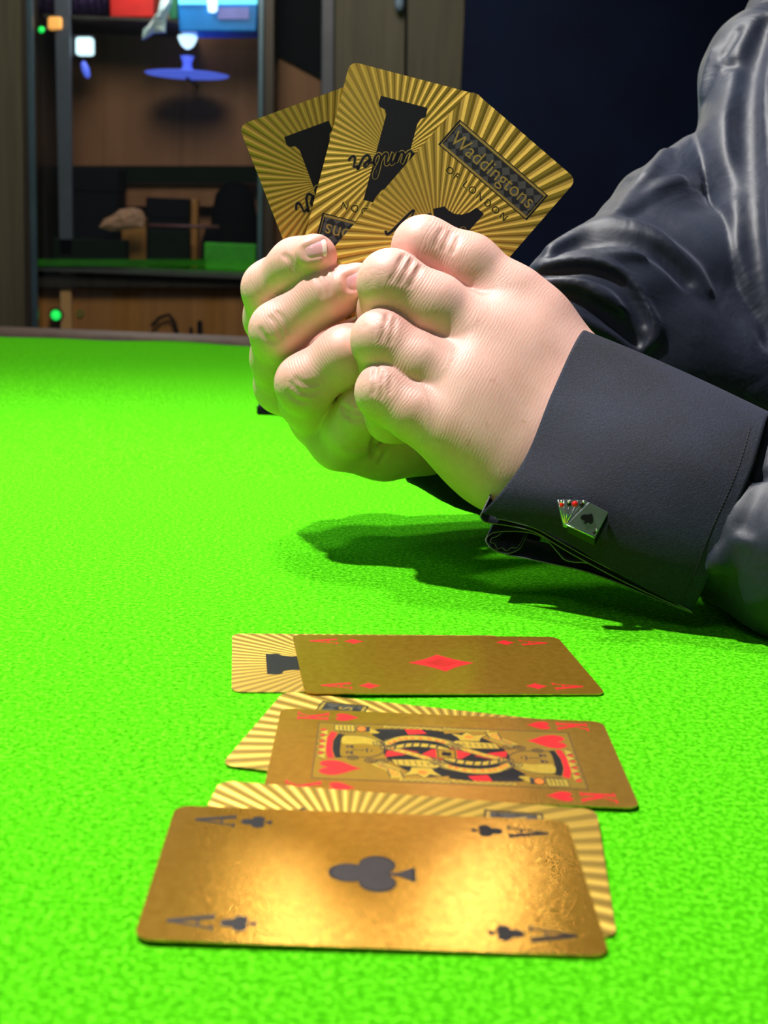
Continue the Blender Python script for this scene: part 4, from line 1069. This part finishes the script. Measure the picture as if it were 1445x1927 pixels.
# near cuff: a double cloth panel wrapped over the wrist, folded at the hand end, open along its lower edge
rows = [
    [(1125, 700, 566), (1235, 745, 554), (1350, 800, 541), (1470, 850, 530)],
    [(1112, 645, 532), (1220, 690, 520), (1335, 742, 508), (1456, 800, 498)],
    [(1092, 628, 503), (1200, 671, 493), (1320, 725, 482), (1443, 782, 472)],
    [(1041, 735, 489), (1150, 775, 476), (1275, 840, 463), (1412, 890, 455)],
    [(995, 850, 482), (1105, 893, 468), (1225, 955, 458), (1362, 1010, 451)],
    [(950, 918, 480), (1070, 955, 467), (1195, 1025, 459), (1332, 1085, 455)],
    [(906, 965, 484), (1035, 1003, 474), (1168, 1082, 467), (1302, 1150, 463)],
]
def surf_grid(rows, nu, nv):
    G = [[P(*c_) for c_ in r] for r in rows]
    Gu = [catmull(r, nu) for r in G]; m_ = len(Gu[0])
    cols = [catmull([Gu[i][j] for i in range(len(Gu))], nv) for j in range(m_)]
    return np.array(cols)          # [u][v]
g = surf_grid(rows, 12, 10); nu, nv = g.shape[:2]
gv = g.reshape(-1, 3).copy()
for i in range(nu):                # soft dents across the panel
    for j in range(nv):
        u, v = i / (nu - 1), j / (nv - 1)
        gv[i * nv + j] -= CF * (1.6 * math.sin(5.2 * u + 7 * v) * math.sin(3 * v + 1) * (v > .3))
Fg = [(i*nv+j, i*nv+j+1, (i+1)*nv+j+1, (i+1)*nv+j) for i in range(nu-1) for j in range(nv-1)]
cuff = obj('cuff', gv, Fg, None, None, True, [M['cuff'], M['cloth_edge']])
def thicken(o, t_, rim=1, off=0):
    md = o.modifiers.new('thickness', 'SOLIDIFY'); md.thickness = t_ * MM; md.offset = off; md.material_offset_rim = rim
shirt_part(rel(cuff, person)); cuff.parent = shirt; thicken(cuff, .7)
def edge_layer(pts, ext, name='cuff_layer', th=.5, n=6, mat='cuff'):
    path = catmull([P(*c_) for c_ in pts], n); k = 7; V = []
    for q in path:
        for s in range(k): V.append(q + np.asarray(ext) * (s / (k - 1)))
    F = [(i*k+s, i*k+s+1, (i+1)*k+s+1, (i+1)*k+s) for i in range(len(path)-1) for s in range(k-1)]
    o = obj(name, V, F, None, None, True, [M[mat], M['cloth_edge']]); rel(o, person); o.parent = cuff; o.matrix_parent_inverse = Matrix.Identity(4)
    thicken(o, th); return o
up = P(960, 920, 500) - P(930, 985, 484)
edge_layer([(907, 965, 484), (904, 972, 484.5), (910, 981, 485), (925, 985, 486), (960, 990, 487), (1005, 1001, 483), (1040, 1021, 480), (1080, 1045, 477), (1160, 1088, 471), (1240, 1126, 466), (1302, 1152, 462)], up * 1.2)
edge_layer([(930, 975, 485), (970, 984, 486), (1010, 996, 481), (1050, 1018, 478), (1100, 1046, 474), (1200, 1098, 467), (1302, 1151, 461)], up * 1.0, th=.4)
edge_layer([(984, 1022, 491), (976, 1034, 489), (955, 1042, 488), (934, 1038, 487.5), (920, 1028, 487), (914, 1017, 487), (919, 1008, 487), (932, 1002, 488), (955, 1000, 489), (985, 1001, 489), (1012, 1007, 487), (1032, 1020, 484), (1048, 1038, 482), (1062, 1053, 481), (1080, 1058, 479), (1105, 1060, 477), (1150, 1078, 474), (1230, 1118, 468), (1302, 1153, 463)], up * .95)
edge_layer([(980, 1021, 490.5), (972, 1031, 489), (962, 1031, 488.5), (953, 1037, 488), (944, 1031, 488), (936, 1033, 487.5), (930, 1023, 487.5), (923, 1021, 487.3), (925, 1013, 487.5), (934, 1010, 488), (942, 1004, 488.6)], up * .9, 'cuff_lining', .35)
edge_layer([(918, 1028, 487), (950, 1043, 488), (985, 1050, 488), (1040, 1062, 487), (1095, 1074, 484), (1160, 1096, 479), (1240, 1130, 472), (1304, 1154, 465)], up * .5 + CF * 12, th=.5)
# stitched line along the elbow end of the cuff
st = MB()
for j in range(24, nv - 1):
    for s in (0, .5):
        a = gv[int(.94 * (nu - 1)) * nv + j] * (1 - s) + gv[int(.94 * (nu - 1)) * nv + j + 1] * s; b_ = a + (gv[int(.94 * (nu - 1)) * nv + j + 1] - gv[int(.94 * (nu - 1)) * nv + j]) * .3
        st.tube([a - CF * .45, b_ - CF * .45], .22, 5)
so_ = st.build('stitching', M['thread'], None); so_['kind'] = 'stuff'; rel(so_, person); so_.parent = cuff; so_.matrix_parent_inverse = Matrix.Identity(4)
# far cuff round the other wrist, seen below the hands
fc = MB(); ring = []
wa, wb = P(768, 850, 590), P(1010, 850, 598)
axw = (wb - wa) / np.linalg.norm(wb - wa); e1 = np.cross(axw, [0, 0, 1]); e1 /= np.linalg.norm(e1); e2 = np.cross(axw, e1)
V, F = [], []
for s in range(12):
    for k in range(40):
        w = 2 * math.pi * k / 40; rr_ = (13 + 1.7 * s) * (1 + .05 * math.sin(3 * w + s)); lo = 1.0 + .03 * s * max(0, math.sin(-w if e2[2] > 0 else w)) ** 3
        V.append(wa + (wb - wa) * s / 11 + rr_ * (e1 * math.cos(w) * .8 + e2 * math.sin(w) * lo * 1.05))
for s in range(11):
    for k in range(40): F.append((s*40+k, s*40+(k+1)%40, (s+1)*40+(k+1)%40, (s+1)*40+k))
fcuff = obj('cuff', V, F, None, None, True, [M['cuff'], M['cloth_edge']]); rel(fcuff, person); fcuff.parent = shirt; fcuff.matrix_parent_inverse = Matrix.Identity(4); thicken(fcuff, .8)

# ------------------------------------------------------------------ cufflink: a small fan of metal cards
ck0 = P(1082, 978, 470)
cl_o = tag(empty('cufflink', ck0), 'steel cufflink shaped as a fan of cards, pinned to the black cuff', 'cufflink')
_d = (gv - CC) @ CF; _x = W / 2 + FPX * ((gv - CC) @ CR) / _d; _y = H / 2 - FPX * ((gv - CC) @ CU) / _d
Dk = float(_d[(np.abs(_x - 1100) < 50) & (np.abs(_y - 975) < 45)].min()) - 4.2
def kpoly(pts, d, th): return MB().prism([P(a, b_, d) for a, b_ in pts], CF * th - CU * th * .62 + CR * th * .05)
rel(kpoly([(1108, 944.5), (1145, 963), (1119.5, 1011.5), (1066, 986)], Dk, .9).build('front_card', M['steel'], None, bevel=.25), cl_o)
rel(MB().prism([P(a, b_, Dk + .9) for a, b_ in [(1108, 947.5), (1144, 965), (1119, 1014), (1067, 988)]], CF * 3.0 - CU * 2.6 + CR * .5).build('card_block', M['jet'], None, bevel=.2), cl_o)
rel(kpoly([(1100, 941), (1108, 945), (1068, 985), (1063, 984)], Dk + .6, 2.6).build('fanned_card', M['steel'], None, bevel=.15), cl_o)
rel(kpoly([(1086, 941), (1099, 941), (1066, 984), (1062.5, 984)], Dk + 1.0, 2.2).build('fanned_card', M['steel'], None, bevel=.15), cl_o)
rel(kpoly([(1072, 940), (1085, 940), (1064, 985), (1061, 985)], Dk + 1.4, 2.0).build('fanned_card', M['steel'], None, bevel=.15), cl_o)
rel(kpoly([(1049.5, 940), (1071, 939), (1063, 986), (1060, 986)], Dk + 1.8, 1.8).build('fanned_card', M['steel'], None, bevel=.15), cl_o)
eb = MB()
for a, b_ in (((1050, 940.5), (1061, 985)), ((1061, 941), (1062, 985)), ((1073, 941), (1063, 985)), ((1088, 942), (1065, 986))):
    eb.tube([P(*a, Dk + .5), P(*b_, Dk)], .20, 6)
eb.tube([P(1062, 986, Dk - .1), P(1119, 1011, Dk - .1)], .22, 6)
rel(eb.build('card_edges', M['steel_bright'], None, True), cl_o)
def blob(px, py, r, mat, nm, d=Dk + .3):
    o = rel(MB().lathe(P(px, py, d), [(0, .4), (r * .7, .3), (r, 0), (r * .8, -.2)], 14, axis=-CF).build(nm, mat, None, True), cl_o); return o
blob(1057, 950, .85, M['enamel_red'], 'red_pip'); blob(1056.5, 944, .6, M['steel_bright'], 'steel_pip'); blob(1071, 949, .75, M['jet'], 'black_pip'); blob(1070, 944.5, .5, M['steel_bright'], 'steel_pip')
blob(1082, 948.5, 1.0, M['enamel_red'], 'red_pip'); blob(1094.5, 949.5, .8, M['jet'], 'black_pip'); blob(1098, 944.5, .5, M['steel_bright'], 'steel_pip')
sp = catmull([(1113.5, 967), (1116, 975), (1115.5, 983), (1110.5, 985), (1106.5, 982), (1104, 984.5), (1098.5, 984), (1100, 981.5), (1103, 979.8), (1097, 978), (1093, 975), (1094, 970.5), (1100, 968), (1106, 968.5)], 3, True)
rel(kpoly([tuple(p) for p in sp], Dk - .35, .5).build('spade_emblem', M['jet'], None), cl_o)
blob(1118, 1002, .55, M['jet'], 'corner_pip', Dk - .1); blob(1122.5, 997, .5, M['steel_bright'], 'corner_pip', Dk - .1)
rel(MB().tube([P(1105, 978, Dk + 2.6), P(1112, 985, Dk + 16)], 2.2, 12).build('post', M['steel'], None, True), cl_o)
